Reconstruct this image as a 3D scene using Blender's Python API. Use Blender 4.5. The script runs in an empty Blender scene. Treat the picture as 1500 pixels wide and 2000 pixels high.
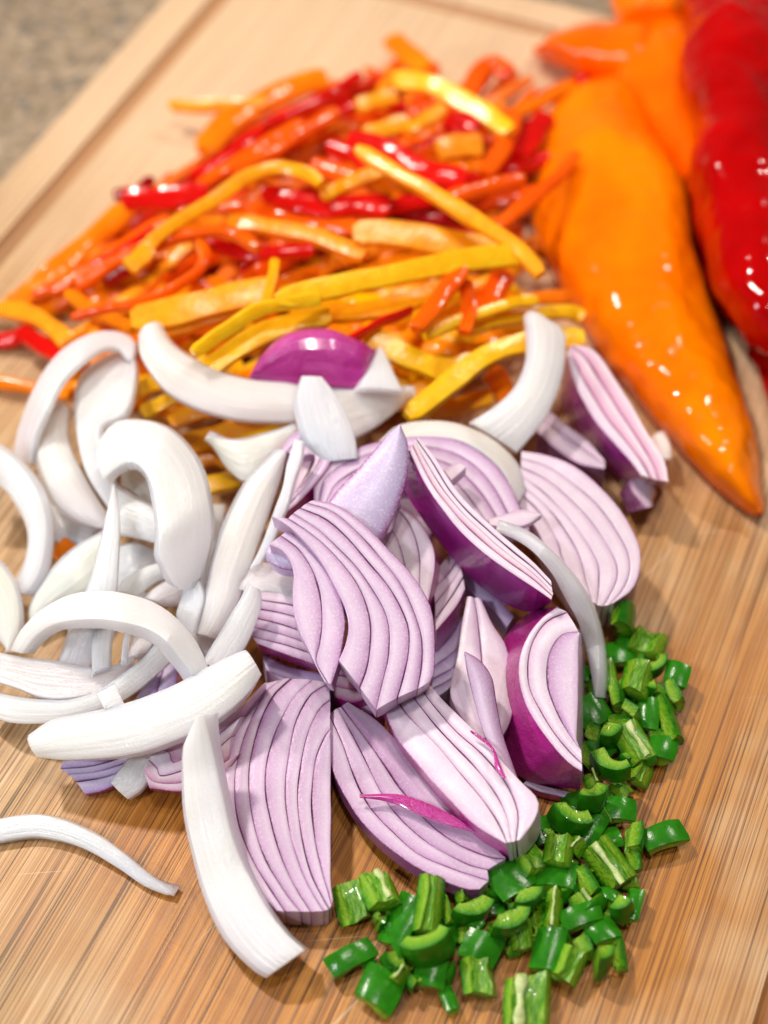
import bpy, math, random
import numpy as np
from mathutils import Vector, Matrix, noise
random.seed(7)
sc = bpy.context.scene
col = sc.collection
S = 0.01                                   # everything below is measured in centimetres

# ------------------------------------------------------------------ camera
DIST, FPX = 44.0, 3200.0
PITCH = math.atan(3900.0 / FPX)
FW = np.array([0, math.cos(PITCH), -math.sin(PITCH)])
RT = np.array([1.0, 0, 0])
UP = np.array([0, math.sin(PITCH), math.cos(PITCH)])
EYE = -FW * DIST
cam = bpy.data.cameras.new('camera')
cam.sensor_fit = 'VERTICAL'; cam.sensor_height = 36; cam.lens = FPX / 2000 * 36
cam.clip_start = 0.01; cam.clip_end = 60
cam.dof.use_dof = True; cam.dof.focus_distance = 0.378; cam.dof.aperture_fstop = 6.5
cam.dof.aperture_blades = 0
camo = bpy.data.objects.new('camera', cam); col.objects.link(camo)
camo.location = Vector(EYE * S); camo.rotation_euler = (math.pi / 2 - PITCH, 0, 0)
sc.camera = camo

# ------------------------------------------------------------------ light
w = bpy.data.worlds.new('World'); sc.world = w; w.use_nodes = True
bg = w.node_tree.nodes['Background']
bg.inputs[0].default_value = (1.0, 0.93, 0.86, 1); bg.inputs[1].default_value = 0.10
def lamp(name, loc, size, power, colr, target=(0, 0, 0)):
    l = bpy.data.lights.new(name, 'AREA'); l.shape = 'DISK'; l.size = size; l.energy = power; l.color = colr
    o = bpy.data.objects.new(name, l); col.objects.link(o)
    o.location = Vector(loc)
    o.rotation_euler = (Vector(target) - Vector(loc)).to_track_quat('-Z', 'Y').to_euler()
lamp('overhead_light', (-0.55, 0.50, 1.15), 0.10, 12.0, (1.0, 0.91, 0.81))
lamp('overhead_light', (0.75, 0.75, 1.25), 0.10, 6.5, (1.0, 0.90, 0.80))
lamp('side_glint_light', (-1.05, -0.12, 0.42), 0.22, 5.0, (0.93, 0.95, 1.0))  # added low side light, for glints on the onion skins and side shading
lamp('overhead_light', (-0.55, -0.65, 1.05), 0.10, 5.0, (0.88, 0.93, 1.0))  # cool fill from the front left, standing for window light on the skins
lamp('overhead_light', (-0.02, -0.16, 1.45), 0.07, 3.6, (1.0, 0.92, 0.83))  # added small light, placed for highlights on the orange pepper's crest
lamp('overhead_light', (0.20, 0.02, 1.45), 0.06, 3.0, (1.0, 0.92, 0.83))  # second added light, spreads more highlights along the peppers
vs = sc.view_settings
vs.view_transform = 'Standard'; vs.look = 'None'; vs.exposure = 0.0; vs.gamma = 1.0
sc.cycles.max_bounces = 8
sc.cycles.use_denoising = True

# ------------------------------------------------------------------ geometry helpers
def P(px, py, z=0.0):
    """point of the place seen at that spot of the photograph, z cm above the board"""
    d = FPX * FW + (px - 750) * RT - (py - 1000) * UP
    t = (z - EYE[2]) / d[2]
    return EYE + d * t
def pts(s):
    return [tuple(float(v) for v in q.split(',')) for q in s.split()]
def resample(p, n):
    p = np.array(p, float)
    if len(p) == 2:
        t = np.linspace(0, 1, n)[:, None]; return p[0] * (1 - t) + p[1] * t
    q = np.vstack([2 * p[0] - p[1], p, 2 * p[-1] - p[-2]]); out = []
    for i in range(len(p) - 1):
        a, b, c, d = q[i:i + 4]
        for t in np.linspace(0, 1, 12, endpoint=False):
            out.append(.5 * ((2 * b) + (c - a) * t + (2 * a - 5 * b + 4 * c - d) * t * t + (3 * b - a - 3 * c + d) * t ** 3))
    out.append(p[-1]); out = np.array(out)
    L = np.concatenate([[0], np.cumsum(np.linalg.norm(np.diff(out, axis=0), axis=1) + 1e-9)])
    tt = np.linspace(0, L[-1], n)
    return np.stack([np.interp(tt, L, out[:, k]) for k in range(out.shape[1])], 1)
def zline(z, n):
    if isinstance(z, (int, float)): return np.full(n, float(z))
    z = list(z); return np.interp(np.linspace(0, 1, n), np.linspace(0, 1, len(z)), z)
def curve3(s, z, n):
    p = resample(pts(s) if isinstance(s, str) else s, n); zz = zline(z, n)
    return np.array([P(a[0], a[1], b) for a, b in zip(p, zz)])
def unit(v):
    return v / (np.linalg.norm(v, axis=-1, keepdims=True) + 1e-12)
def smooth(a, k=2):
    for _ in range(k):
        b = a.copy(); b[1:-1] = (a[:-2] + 2 * a[1:-1] + a[2:]) / 4; a = b
    return a
def wob(p, f, amp, seed):
    if not amp: return p
    v = noise.noise_vector(Vector((p[0] * f + seed * 7.3, p[1] * f, p[2] * f)))
    return p + amp * np.array(v)

def mesh_obj(name, verts, faces, midx, uvs, mats, parent=None, smooth_shade=True, origin=None):
    """verts in cm (world); uvs one (u,v) per face corner"""
    verts = np.array(verts, float)
    o0 = np.array(origin if origin is not None else (verts[:, 0].mean(), verts[:, 1].mean(), max(0, verts[:, 2].min())))
    if parent is not None: o0 = np.array(parent['_o'])
    me = bpy.data.meshes.new(name)
    me.from_pydata([tuple(v) for v in (verts - o0) * S], [], faces)
    for m in mats: me.materials.append(m)
    me.polygons.foreach_set('material_index', midx)
    me.polygons.foreach_set('use_smooth', [smooth_shade] * len(faces))
    uvl = me.uv_layers.new(name='uv')
    uvl.data.foreach_set('uv', [c for f in uvs for q in f for c in q])
    me.update()
    o = bpy.data.objects.new(name, me); col.objects.link(o)
    if parent is not None: o.parent = parent
    else: o.location = Vector(o0 * S)
    return o
def thing(name, o0):
    e = bpy.data.objects.new(name, None); col.objects.link(e)
    e.empty_display_size = 0.01
    e.location = Vector(np.array(o0) * S); e['_o'] = [float(v) for v in o0]
    return e
def tag(o, label, cat, group=None):
    o['label'] = label; o['category'] = cat
    if group: o['group'] = group
    return o

def shell3(name, A, B, mats, thick=0.3, bulge=0.0, under=None, parent=None, edge=0.02, rnd=0.0, wobble=0.012, m=7,
           prof='par', taper=0.0, seed=None, bdir=None, cupped=0.0, floor=0.01, sharp=38, ch=None):
    """solid between two space curves A (u=0) and B (u=1); mats = (top, sideA, under, sideB)"""
    n = len(A); seed = random.random() * 50 if seed is None else seed
    T = unit(np.gradient((A + B) / 2, axis=0)); X = B - A
    Xs = smooth(unit(X), 3)
    N = np.cross(T, Xs); c = (A + B) / 2
    sg = np.sign(np.sum(N * (EYE - c), axis=1)); sg = 1.0 if sg.sum() >= 0 else -1.0
    N = smooth(unit(N * sg), 3)
    if bdir is not None: N = unit(N * (1 - bdir) + bdir * unit(EYE - c))
    us = np.array([0, .04, .16] + list(np.linspace(.16, .84, m)[1:-1]) + [.84, .96, 1.0])
    dr = [1.0, 1.0]
    if ch:
        us[1], us[-2] = max(.03, ch[0]), 1 - max(.03, ch[1]); us[2] = max(us[2], us[1] + .04); us[-3] = min(us[-3], us[-2] - .04)
        for q_ in range(3, len(us) - 3): us[q_] = us[2] + (us[-3] - us[2]) * (q_ - 2) / (len(us) - 5)
        dr = [5.0 if ch[0] else 1.0, 5.0 if ch[1] else 1.0]
    K = len(us)
    rings = []
    for i in range(n):
        v = i / (n - 1)
        tp = 1.0
        if taper: tp = min(1, max(.12, min(v, 1 - v) / taper)) ** .5
        ring = []
        wd = np.linalg.norm(X[i])
        e = min(edge, wd * .2)
        for u in us:
            h = 4 * u * (1 - u) if prof == 'par' else math.sqrt(max(0, 4 * u * (1 - u)))
            drop = e * (dr[0] if u == 0 else dr[1] if u == 1 else 0)
            ring.append(A[i] + X[i] * u + N[i] * (bulge * tp * h - drop))
        for u in us[::-1]:
            h = 4 * u * (1 - u) if prof == 'par' else math.sqrt(max(0, 4 * u * (1 - u)))
            if under is None:
                q = A[i] + X[i] * u + N[i] * (cupped * h * tp - thick * tp)
            else:
                q = under[0][i] * (1 - u) + under[1][i] * u
            ring.append(q)
        ring = [wob(q, 1.3, wobble, seed) for q in ring]
        for q in ring:
            if q[2] < floor: q[2] = floor
        rings.append(ring)
    R = 2 * K
    verts = [q for r in rings for q in r]; faces = []; mi = []; uv = []
    uu = list(us) + list(us[::-1])
    for i in range(n - 1):
        v0, v1 = i / (n - 1), (i + 1) / (n - 1)
        for k in range(R):
            k2 = (k + 1) % R
            faces.append((i * R + k, i * R + k2, (i + 1) * R + k2, (i + 1) * R + k))
            mi.append(1 if (ch and ((k == 0 and ch[0]) or (k == K - 2 and ch[1]))) else 0 if k < K - 1 else 3 if k == K - 1 else 2 if k < R - 1 else 1)
            a, b = uu[k], uu[k2]
            if k == K - 1: a = b = 1.0
            if k == R - 1: a = b = 0.0
            uv.append(((a, v0), (b, v0), (b, v1), (a, v1)))
    for i in (0, n - 1):                        # end caps as quad strips
        v = i / (n - 1)
        for k in range(K - 1):
            f = (i * R + k, i * R + k + 1, i * R + R - 2 - k, i * R + R - 1 - k)
            faces.append(f[::-1] if i == 0 else f); mi.append(4 if len(mats) > 4 else 0)
            q = ((us[k], v), (us[k + 1], v), (us[k + 1], v), (us[k], v)); uv.append(q[::-1] if i == 0 else q)
    if sg < 0: pass
    o = mesh_obj(name, verts, faces, mi, uv, list(mats), parent)
    # outward normals
    import bmesh
    bm = bmesh.new(); bm.from_mesh(o.data); bmesh.ops.recalc_face_normals(bm, faces=bm.faces); bm.to_mesh(o.data); bm.free()
    if sharp: o.data.set_sharp_from_angle(angle=math.radians(sharp))
    return o

def shell(name, sA, sB, zA, zB, mats, n=26, **k):
    return shell3(name, curve3(sA, zA, n), curve3(sB, zB, n), mats, **k)

# ------------------------------------------------------------------ material helpers
def mat(name):
    m = bpy.data.materials.new(name); m.use_nodes = True
    nt = m.node_tree; return m, nt, nt.nodes['Principled BSDF']
def nd(nt, t, **kw):
    n = nt.nodes.new(t)
    for k, v in kw.items():
        if k in n.inputs: n.inputs[k].default_value = v
        else: setattr(n, k, v)
    return n
def ramp(nt, fac, stops, interp='LINEAR'):
    r = nt.nodes.new('ShaderNodeValToRGB'); r.color_ramp.interpolation = interp
    e = r.color_ramp.elements
    while len(e) < len(stops): e.new(0.5)
    for q, (p, c) in zip(e, stops):
        q.position = p; q.color = (*c, 1) if len(c) == 3 else c
    nt.links.new(fac, r.inputs[0]); return r.outputs[0]
def mixc(nt, a, b, fac, mode='MIX'):
    m = nt.nodes.new('ShaderNodeMix'); m.data_type = 'RGBA'; m.blend_type = mode
    for s, v in ((m.inputs['A'], a), (m.inputs['B'], b), (m.inputs['Factor'], fac)):
        if hasattr(v, 'links') or hasattr(v, 'is_linked'): nt.links.new(v, s)
        elif isinstance(v, (int, float)): s.default_value = v
        else: s.default_value = (*v, 1)
    return m.outputs['Result']
def mth(nt, op, a, b=0.0, c=None):
    m = nt.nodes.new('ShaderNodeMath'); m.operation = op
    for s, v in zip(m.inputs, (a, b, c)):
        if v is None: continue
        if isinstance(v, (int, float)): s.default_value = v
        else: nt.links.new(v, s)
    return m.outputs[0]
def obj_noise(nt, scale=(1, 1, 1), s=1.0, detail=3, rough=.5, coord='Object', dist=0.0):
    tc = nt.nodes.new('ShaderNodeTexCoord'); mp = nt.nodes.new('ShaderNodeMapping')
    mp.inputs['Scale'].default_value = scale
    nt.links.new(tc.outputs[coord], mp.inputs[0])
    n = nd(nt, 'ShaderNodeTexNoise', Scale=s, Detail=detail, Roughness=rough, Distortion=dist)
    nt.links.new(mp.outputs[0], n.inputs['Vector']); return n.outputs['Fac']
def bump(nt, bs, h, strength, dist, prev=None):
    b = nd(nt, 'ShaderNodeBump', Strength=strength, Distance=dist)
    nt.links.new(h, b.inputs['Height'])
    if prev: nt.links.new(prev, b.inputs['Normal'])
    nt.links.new(b.outputs[0], bs.inputs['Normal']); return b.outputs[0]
def sss(bs, wgt, r, radius=(1, .6, .4)):
    bs.inputs['Subsurface Weight'].default_value = wgt
    bs.inputs['Subsurface Scale'].default_value = r
    bs.inputs['Subsurface Radius'].default_value = radius
def uvc(nt):
    t = nt.nodes.new('ShaderNodeTexCoord'); s = nt.nodes.new('ShaderNodeSeparateXYZ')
    nt.links.new(t.outputs['UV'], s.inputs[0]); return s.outputs[0], s.outputs[1]

def m_white(name, c1, c2, rough=.24):
    m, nt, b = mat(name)
    vein = obj_noise(nt, (13, .8, 1), 1.0, 2, .5, 'UV')
    mott = obj_noise(nt, (1, 1, 1), 90, 2, .5)
    c = ramp(nt, vein, [(.22, c2), (.55, c1)])
    ln = obj_noise(nt, (34, .5, 1), 1.0, 2, .6, 'UV')
    c = mixc(nt, c, (c2[0] * .86, c2[1] * .90, c2[2] * .82), mth(nt, 'MULTIPLY', ramp(nt, ln, [(.54, (0, 0, 0)), (.60, (1, 1, 1))]), .38))
    low = obj_noise(nt, (1, 1, 1), 28, 2, .5)
    c = mixc(nt, c, (c1[0] * .95, c1[1] * .93, c1[2] * 1.0), ramp(nt, low, [(.42, (0, 0, 0)), (.62, (1, 1, 1))]))
    c = mixc(nt, c, (c2[0] * .93, c2[1] * 1.0, c2[2] * .86), mth(nt, 'MULTIPLY', mott, .18))
    nt.links.new(c, b.inputs['Base Color'])
    b.inputs['Roughness'].default_value = rough; b.inputs['Specular IOR Level'].default_value = .45
    sss(b, .85, .010, (1, .85, .72))
    fine = obj_noise(nt, (1, 1, 1), 1500, 2, .6)
    wav = obj_noise(nt, (5, 1, 1), 1.6, 2, .5, 'UV')
    p = bump(nt, b, wav, .35, .0014)
    p = bump(nt, b, vein, .07, .0005, p)
    bump(nt, b, fine, .35, .0004, p)
    return m
WHITE = m_white('white_onion_flesh', (.87, .85, .82), (.78, .775, .75))
WHITE_T = m_white('white_onion_translucent', (.83, .84, .87), (.74, .76, .79), .18)
WHITE_W = m_white('white_onion_creamy', (.90, .82, .76), (.84, .74, .67))
WHITE_G = m_white('white_onion_greenish', (.88, .89, .77), (.78, .82, .62))
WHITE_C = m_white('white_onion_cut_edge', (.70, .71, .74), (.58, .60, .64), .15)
WHITE_P = m_white('white_onion_pinkish', (.88, .77, .76), (.80, .66, .68))

def m_flesh(name, stops, sp=.22, rough=.34):
    m, nt, b = mat(name)
    u, v = uvc(nt)
    mott = obj_noise(nt, (1, 1, 1), 130, 3, .6)
    streak = obj_noise(nt, (3, 30, 1), 1.0, 2, .6, 'UV')
    uj = mth(nt, 'ADD', u, mth(nt, 'MULTIPLY', mth(nt, 'SUBTRACT', mott, .5), .10))
    c = ramp(nt, uj, stops)
    c = mixc(nt, c, (.50, .28, .50), mth(nt, 'MULTIPLY', mth(nt, 'SUBTRACT', mott, .38), .9))
    gr = obj_noise(nt, (1, 1, 1), 1800, 2, .7)
    c = mixc(nt, c, (.95, .90, .96), mth(nt, 'MULTIPLY', ramp(nt, gr, [(.52, (0, 0, 0)), (.70, (1, 1, 1))]), sp))  # pale specks paint the sparkle of wet cells into the colour
    nt.links.new(c, b.inputs['Base Color'])
    b.inputs['Roughness'].default_value = rough
    sss(b, .20, .0022, (1, .7, .9))
    cell = obj_noise(nt, (1, 1, 1), 1300, 2, .7)
    bump(nt, b, cell, .16, .0004)
    return m
DK = (.13, .010, .085)
FL = m_flesh('red_onion_flesh', [(0, DK), (.025, (.16, .02, .12)), (.05, (.42, .21, .41)), (.30, (.57, .38, .57)), (.75, (.71, .57, .71)), (1, (.60, .41, .60))])
FL2 = m_flesh('red_onion_flesh_pale', [(0, (.22, .03, .15)), (.03, (.45, .20, .38)), (.07, (.64, .46, .61)), (.4, (.79, .67, .76)), (1, (.74, .61, .73))])
FL3 = m_flesh('red_onion_flesh_bluish', [(0, (.16, .02, .16)), (.06, (.30, .13, .38)), (.25, (.50, .38, .66)), (.7, (.66, .58, .80)), (1, (.60, .50, .76))])
FLP = m_flesh('red_onion_flesh_pink', [(0, (.25, .02, .12)), (.07, (.50, .16, .32)), (.3, (.72, .42, .55)), (.8, (.84, .66, .74)), (1, (.78, .55, .66))])
FROST = m_flesh('red_onion_frosty_membrane', [(0, (.35, .10, .35)), (.1, (.55, .46, .70)), (.5, (.66, .58, .80)), (.92, (.60, .48, .70)), (1, (.30, .05, .22))], .5)
def m_skin(name, c1, c2, rough=.22, coat=.6):
    m, nt, b = mat(name)
    st = obj_noise(nt, (14, 1.5, 1), 1.0, 4, .65, 'UV')
    pat = obj_noise(nt, (1, 1, 1), 60, 3, .6)
    c = ramp(nt, mth(nt, 'ADD', mth(nt, 'MULTIPLY', st, .6), mth(nt, 'MULTIPLY', pat, .4)), [(.35, c1), (.60, c2), (.72, (c2[0] * 1.1 + .10, c2[1] + .16, c2[2] * 1.1 + .14))])
    nt.links.new(c, b.inputs['Base Color'])
    b.inputs['Roughness'].default_value = rough; b.inputs['Coat Weight'].default_value = coat
    b.inputs['Coat Roughness'].default_value = .12
    sss(b, .12, .0015, (1, .3, .6))
    f = obj_noise(nt, (1, 1, 1), 520, 4, .75)
    p = bump(nt, b, st, .35, .0008); bump(nt, b, f, .6, .0008, p)
    return m
SKIN = m_skin('red_onion_skin', (.38, .004, .17), (.58, .04, .34))
SKINV = m_skin('red_onion_skin_violet', (.28, .004, .20), (.50, .04, .40))
MEMB = m_skin('red_onion_inner_membrane', (.16, .02, .14), (.30, .09, .28), .35, .2)

def m_pepper(name, c1, c2, rough=.14, bs_=.0, coat=.35, lump=.0012, lscale=150, lstr=.5):
    m, nt, b = mat(name)
    n1 = obj_noise(nt, (1, 1, 1), 40, 2, .5)
    c = ramp(nt, n1, [(.35, c1), (.65, c2)])
    nt.links.new(c, b.inputs['Base Color'])
    b.inputs['Roughness'].default_value = rough; b.inputs['Coat Weight'].default_value = 0; b.inputs['Specular IOR Level'].default_value = .24
    b.inputs['Coat Roughness'].default_value = .04
    sss(b, .10, .002, (1, .2, .05))
    l = obj_noise(nt, (1, 1, 1), lscale, 1, .5)
    p = bump(nt, b, l, lstr, lump)
    return m
def m_pflesh(name, c1, c2):
    m, nt, b = mat(name)
    n1 = obj_noise(nt, (1, 1, 1), 250, 3, .6)
    c = ramp(nt, n1, [(.3, c1), (.7, c2)])
    nt.links.new(c, b.inputs['Base Color'])
    b.inputs['Roughness'].default_value = .22; b.inputs['Specular IOR Level'].default_value = .45
    sss(b, .12, .002, (1, .4, .05))
    f = obj_noise(nt, (1, 1, 1), 700, 2, .6)
    bump(nt, b, f, .25, .0005); return m
PC = {'r': ((.56, .003, .002), (.74, .008, .004)), 'o': ((.86, .17, .002), (.93, .26, .004)),
      'y': ((.97, .42, .001), (.99, .54, .002)), 'h': ((.88, .085, .001), (.95, .14, .002)), 'd': ((.24, .002, .004), (.36, .004, .006)),
      'm': ((.94, .24, .002), (.97, .34, .004))}
PSK = {k: m_pepper('pepper_skin_' + n, *PC[k]) for k, n in (('r', 'red'), ('o', 'orange'), ('y', 'yellow'), ('h', 'vermilion'), ('d', 'dark_red'), ('m', 'amber'))}
PFL = {'r': m_pflesh('pepper_flesh_red', (.68, .02, .005), (.80, .05, .01)), 'o': m_pflesh('pepper_flesh_orange', (.93, .25, .004), (.97, .36, .01)),
       'y': m_pflesh('pepper_flesh_yellow', (.98, .46, .002), (1.0, .60, .012)), 'h': m_pflesh('pepper_flesh_vermilion', (.86, .14, .01), (.92, .24, .03)),
       'd': m_pflesh('pepper_flesh_dark_red', (.30, .004, .006), (.40, .01, .01)), 'm': m_pflesh('pepper_flesh_amber', (.97, .31, .002), (.99, .44, .005))}

def m_green(name, stops, coord, rough, coat, sc_=(1, 1, 1), s=300, bstr=.4, spk=0.0):
    m, nt, b = mat(name)
    if coord == 'u':
        u, v = uvc(nt); mo = obj_noise(nt, (1, 1, 1), 400, 3, .6)
        f = mth(nt, 'ADD', u, mth(nt, 'MULTIPLY', mth(nt, 'SUBTRACT', mo, .5), .5))
    else:
        f = obj_noise(nt, sc_, s, 3, .6, coord)
    c = ramp(nt, f, stops); nt.links.new(c, b.inputs['Base Color'])
    b.inputs['Roughness'].default_value = rough; b.inputs['Coat Weight'].default_value = coat
    b.inputs['Coat Roughness'].default_value = .08
    b.inputs['Specular IOR Level'].default_value = .3
    sss(b, .1, .001, (.4, 1, .1))
    h = obj_noise(nt, sc_ if coord == 'UV' else (1, 1, 1), s if coord == 'UV' else 900, 3, .65, 'UV' if coord == 'UV' else 'Object')
    bump(nt, b, h, bstr, .0007)
    return m
GSK = m_green('chili_skin', [(.3, (.012, .13, .003)), (.7, (.032, .24, .007))], 'Object', .20, .0, s=200, bstr=.1)
GCUT = m_green('chili_cut_wall', [(0, (.012, .12, .004)), (.12, (.04, .23, .004)), (.4, (.15, .35, .008)), (.8, (.26, .46, .03)), (1, (.11, .28, .006))], 'u', .28, .2, bstr=1.0)
GIN = m_green('chili_inner_wall', [(.28, (.015, .13, .003)), (.5, (.10, .29, .008)), (.68, (.34, .50, .08))], 'UV', .28, .2, (3, 5, 1), 1.2, .35)
GRIB = m_green('chili_pale_rib', [(.3, (.30, .46, .10)), (.6, (.60, .68, .32))], 'Object', .35, .1, s=350, bstr=.5)

# ------------------------------------------------------------------ countertop and board
def m_granite():
    m, nt, b = mat('speckled_granite')
    a = obj_noise(nt, (1, 1, 1), 210, 4, .8); a2 = obj_noise(nt, (1, 1, 1), 260, 3, .6)
    c = ramp(nt, a, [(.32, (.10, .075, .05)), (.42, (.26, .195, .125)), (.56, (.38, .28, .19)), (.70, (.58, .47, .34))])
    c = mixc(nt, c, (.17, .15, .13), ramp(nt, a2, [(.56, (0, 0, 0)), (.60, (1, 1, 1))]))
    nt.links.new(c, b.inputs['Base Color']); b.inputs['Roughness'].default_value = .25
    return m
GR = m_granite()
def m_bamboo(name, groove=False):
    m, nt, b = mat(name)
    strips = obj_noise(nt, (75, 1.2, 1), 1.0, 2, .5)
    med = obj_noise(nt, (700, 3, 1), 1.0, 2, .6)
    fine = obj_noise(nt, (2100, 7, 1), 1.0, 3, .7)
    vf = obj_noise(nt, (2400, 14, 1), 1.0, 2, .7)
    dash = obj_noise(nt, (2200, 11, 1), 1.0, 2, .5)
    blot = obj_noise(nt, (1, 1, 1), 22, 3, .55)
    base = ramp(nt, strips, [(.36, (.50, .29, .11)), (.5, (.59, .36, .16)), (.64, (.66, .43, .22))])
    c = mixc(nt, base, (.38, .19, .06), mth(nt, 'MULTIPLY', ramp(nt, med, [(.47, (0, 0, 0)), (.60, (1, 1, 1))]), .70))
    c = mixc(nt, c, (.24, .10, .03), mth(nt, 'MULTIPLY', ramp(nt, fine, [(.49, (0, 0, 0)), (.58, (1, 1, 1))]), .72))
    c = mixc(nt, c, (.72, .50, .31), mth(nt, 'MULTIPLY', ramp(nt, vf, [(.52, (0, 0, 0)), (.62, (1, 1, 1))]), .60))
    c = mixc(nt, c, (.07, .035, .012), mth(nt, 'MULTIPLY', ramp(nt, dash, [(.58, (0, 0, 0)), (.63, (1, 1, 1))]), .85))
    # vegetable juice soaked into the middle of the board
    tc = nt.nodes.new('ShaderNodeTexCoord'); mp = nt.nodes.new('ShaderNodeMapping'); mp.vector_type = 'TEXTURE'
    mp.inputs['Location'].default_value = STAIN; mp.inputs['Scale'].default_value = (.095, .135, 1)
    nt.links.new(tc.outputs['Object'], mp.inputs[0])
    ln = nt.nodes.new('ShaderNodeVectorMath'); ln.operation = 'LENGTH'; nt.links.new(mp.outputs[0], ln.inputs[0])
    d = mth(nt, 'ADD', ln.outputs['Value'], mth(nt, 'MULTIPLY', mth(nt, 'SUBTRACT', blot, .5), 1.5))
    wet = ramp(nt, d, [(.60, (1, 1, 1)), (1.12, (0, 0, 0))])
    c = mixc(nt, c, (.86, .54, .13), mth(nt, 'MULTIPLY', wet, .95), 'MULTIPLY')
    # dry worn patches
    c = mixc(nt, c, (.82, .60, .45), mth(nt, 'MULTIPLY', ramp(nt, blot, [(.52, (0, 0, 0)), (.72, (1, 1, 1))]), .10))
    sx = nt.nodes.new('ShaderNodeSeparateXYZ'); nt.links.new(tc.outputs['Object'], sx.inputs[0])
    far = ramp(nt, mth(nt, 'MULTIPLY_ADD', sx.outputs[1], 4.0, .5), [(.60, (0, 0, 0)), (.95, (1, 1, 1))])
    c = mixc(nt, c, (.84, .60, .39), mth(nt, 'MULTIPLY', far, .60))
    if groove: c = mixc(nt, c, (.62, .42, .26), .85, 'MULTIPLY')
    # pale knife cuts in two directions
    for rz, sd in ((.95, 0.0), (-.5, 3.0), (1.9, 7.0)):
        mk = nt.nodes.new('ShaderNodeMapping'); mk.inputs['Rotation'].default_value = (0, 0, rz); mk.inputs['Location'].default_value = (sd, sd, 0)
        mk.inputs['Scale'].default_value = (14, 900, 1)
        mr = nt.nodes.new('ShaderNodeMapping'); mr.inputs['Rotation'].default_value = (0, 0, rz)
        nt.links.new(tc.outputs['Object'], mr.inputs[0]); mk.inputs['Rotation'].default_value = (0, 0, 0); nt.links.new(mr.outputs[0], mk.inputs[0])
        kn = nd(nt, 'ShaderNodeTexNoise', Scale=1.0, Detail=1.0); nt.links.new(mk.outputs[0], kn.inputs['Vector'])
        c = mixc(nt, c, (.86, .70, .52), mth(nt, 'MULTIPLY', ramp(nt, kn.outputs['Fac'], [(.75, (0, 0, 0)), (.775, (1, 1, 1))]), .3))
    nt.links.new(c, b.inputs['Base Color'])
    b.inputs['Roughness'].default_value = .48
    nt.links.new(mth(nt, 'MULTIPLY_ADD', wet, -.14, .50), b.inputs['Roughness'])
    sc_ = obj_noise(nt, (60, 900, 1), 1.0, 2, .5)
    p = bump(nt, b, fine, .30, .0003)
    bump(nt, b, ramp(nt, sc_, [(.66, (0, 0, 0)), (.70, (1, 1, 1))]), .12, .0002, p)
    return m
ANG = math.atan2(2176, FPX * math.cos(PITCH) + 3900 * math.sin(PITCH))       # long side of the board, from +Y towards +X
bx = np.array([math.cos(ANG), -math.sin(ANG)]); by = np.array([math.sin(ANG), math.cos(ANG)])
def loc(px, py):
    p = P(px, py, 0)[:2]; return float(p @ bx), float(p @ by)
XL = (loc(0, 345)[0] + loc(318, 0)[0]) / 2; YF = loc(1150, 18)[1]
GL = (loc(0, 497)[0] + loc(425, 0)[0]) / 2; GF = loc(883, 37)[1]; GRX = loc(1458, 2000)[0] + .45
print('board', XL, GL, GRX, GF, YF)
XR = GRX + (GL - XL); YN = -24.0; GN = YN + (YF - GF)
sx_, sy_ = loc(900, 1640); STAIN = (sx_ * S, sy_ * S, 0)
BAM = m_bamboo('bamboo_board'); BAMG = m_bamboo('bamboo_groove', True)
def rrect(x0, x1, y0, y1, r, z, k=10):
    o = []
    for cx, cy, a0 in ((x1 - r, y1 - r, 0), (x0 + r, y1 - r, 90), (x0 + r, y0 + r, 180), (x1 - r, y0 + r, 270)):
        for i in range(k + 1):
            a = math.radians(a0 + 90 * i / k); o.append((cx + r * math.cos(a), cy + r * math.sin(a), z))
    return o
def loops_mesh(name, loops, m, parent, cap_last=False, cap_first=False):
    K = len(loops[0]); v = [q for l in loops for q in l]; f = []
    for i in range(len(loops) - 1):
        for k in range(K):
            k2 = (k + 1) % K; f.append((i * K + k, i * K + k2, (i + 1) * K + k2, (i + 1) * K + k))
    if cap_last: f.append(tuple((len(loops) - 1) * K + k for k in range(K)))
    if cap_first: f.append(tuple(reversed(range(K))))
    me = bpy.data.meshes.new(name); me.from_pydata([(a * S, b * S, c * S) for a, b, c in v], [], f); me.materials.append(m)
    o = bpy.data.objects.new(name, me); col.objects.link(o)
    if parent: o.parent = parent
    return o
board = thing('cutting_board', (0, 0, 0)); board.rotation_euler = (0, 0, -ANG)
tag(board, 'pale bamboo cutting board with a juice groove along its edge, under all the cut vegetables', 'cutting board')
def off(d, z, r): return rrect(XL + d, XR - d, YN + d, YF - d, r, z)
gw = GL - XL
loops_mesh('board_rim', [off(.25, -2.0, 1.2), off(0, -1.8, 1.4), off(0, -.25, 1.4), off(.07, -.07, 1.35), off(.25, 0, 1.2), off(gw - .34, 0, 1.0)], BAM, board, cap_first=True)
gl = [off(gw + .34 * math.cos(math.pi - t * math.pi / 8), -.20 * math.sin(t * math.pi / 8), max(.4, 1.0 - t * .05)) for t in range(0, 9)]
loops_mesh('juice_groove', gl, BAMG, board)
loops_mesh('cutting_surface', [off(gw + .34, 0, .6), off(gw + .9, .0, .6)], BAM, board, cap_last=True)
ct = bpy.data.meshes.new('countertop')
ct.from_pydata([(-2, -1.5, -.0205), (2, -1.5, -.0205), (2, 2.5, -.0205), (-2, 2.5, -.0205), (-2, -1.5, -.06), (2, -1.5, -.06), (2, 2.5, -.06), (-2, 2.5, -.06)], [],
               [(0, 1, 2, 3), (7, 6, 5, 4), (0, 4, 5, 1), (1, 5, 6, 2), (2, 6, 7, 3), (3, 7, 4, 0)])
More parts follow.
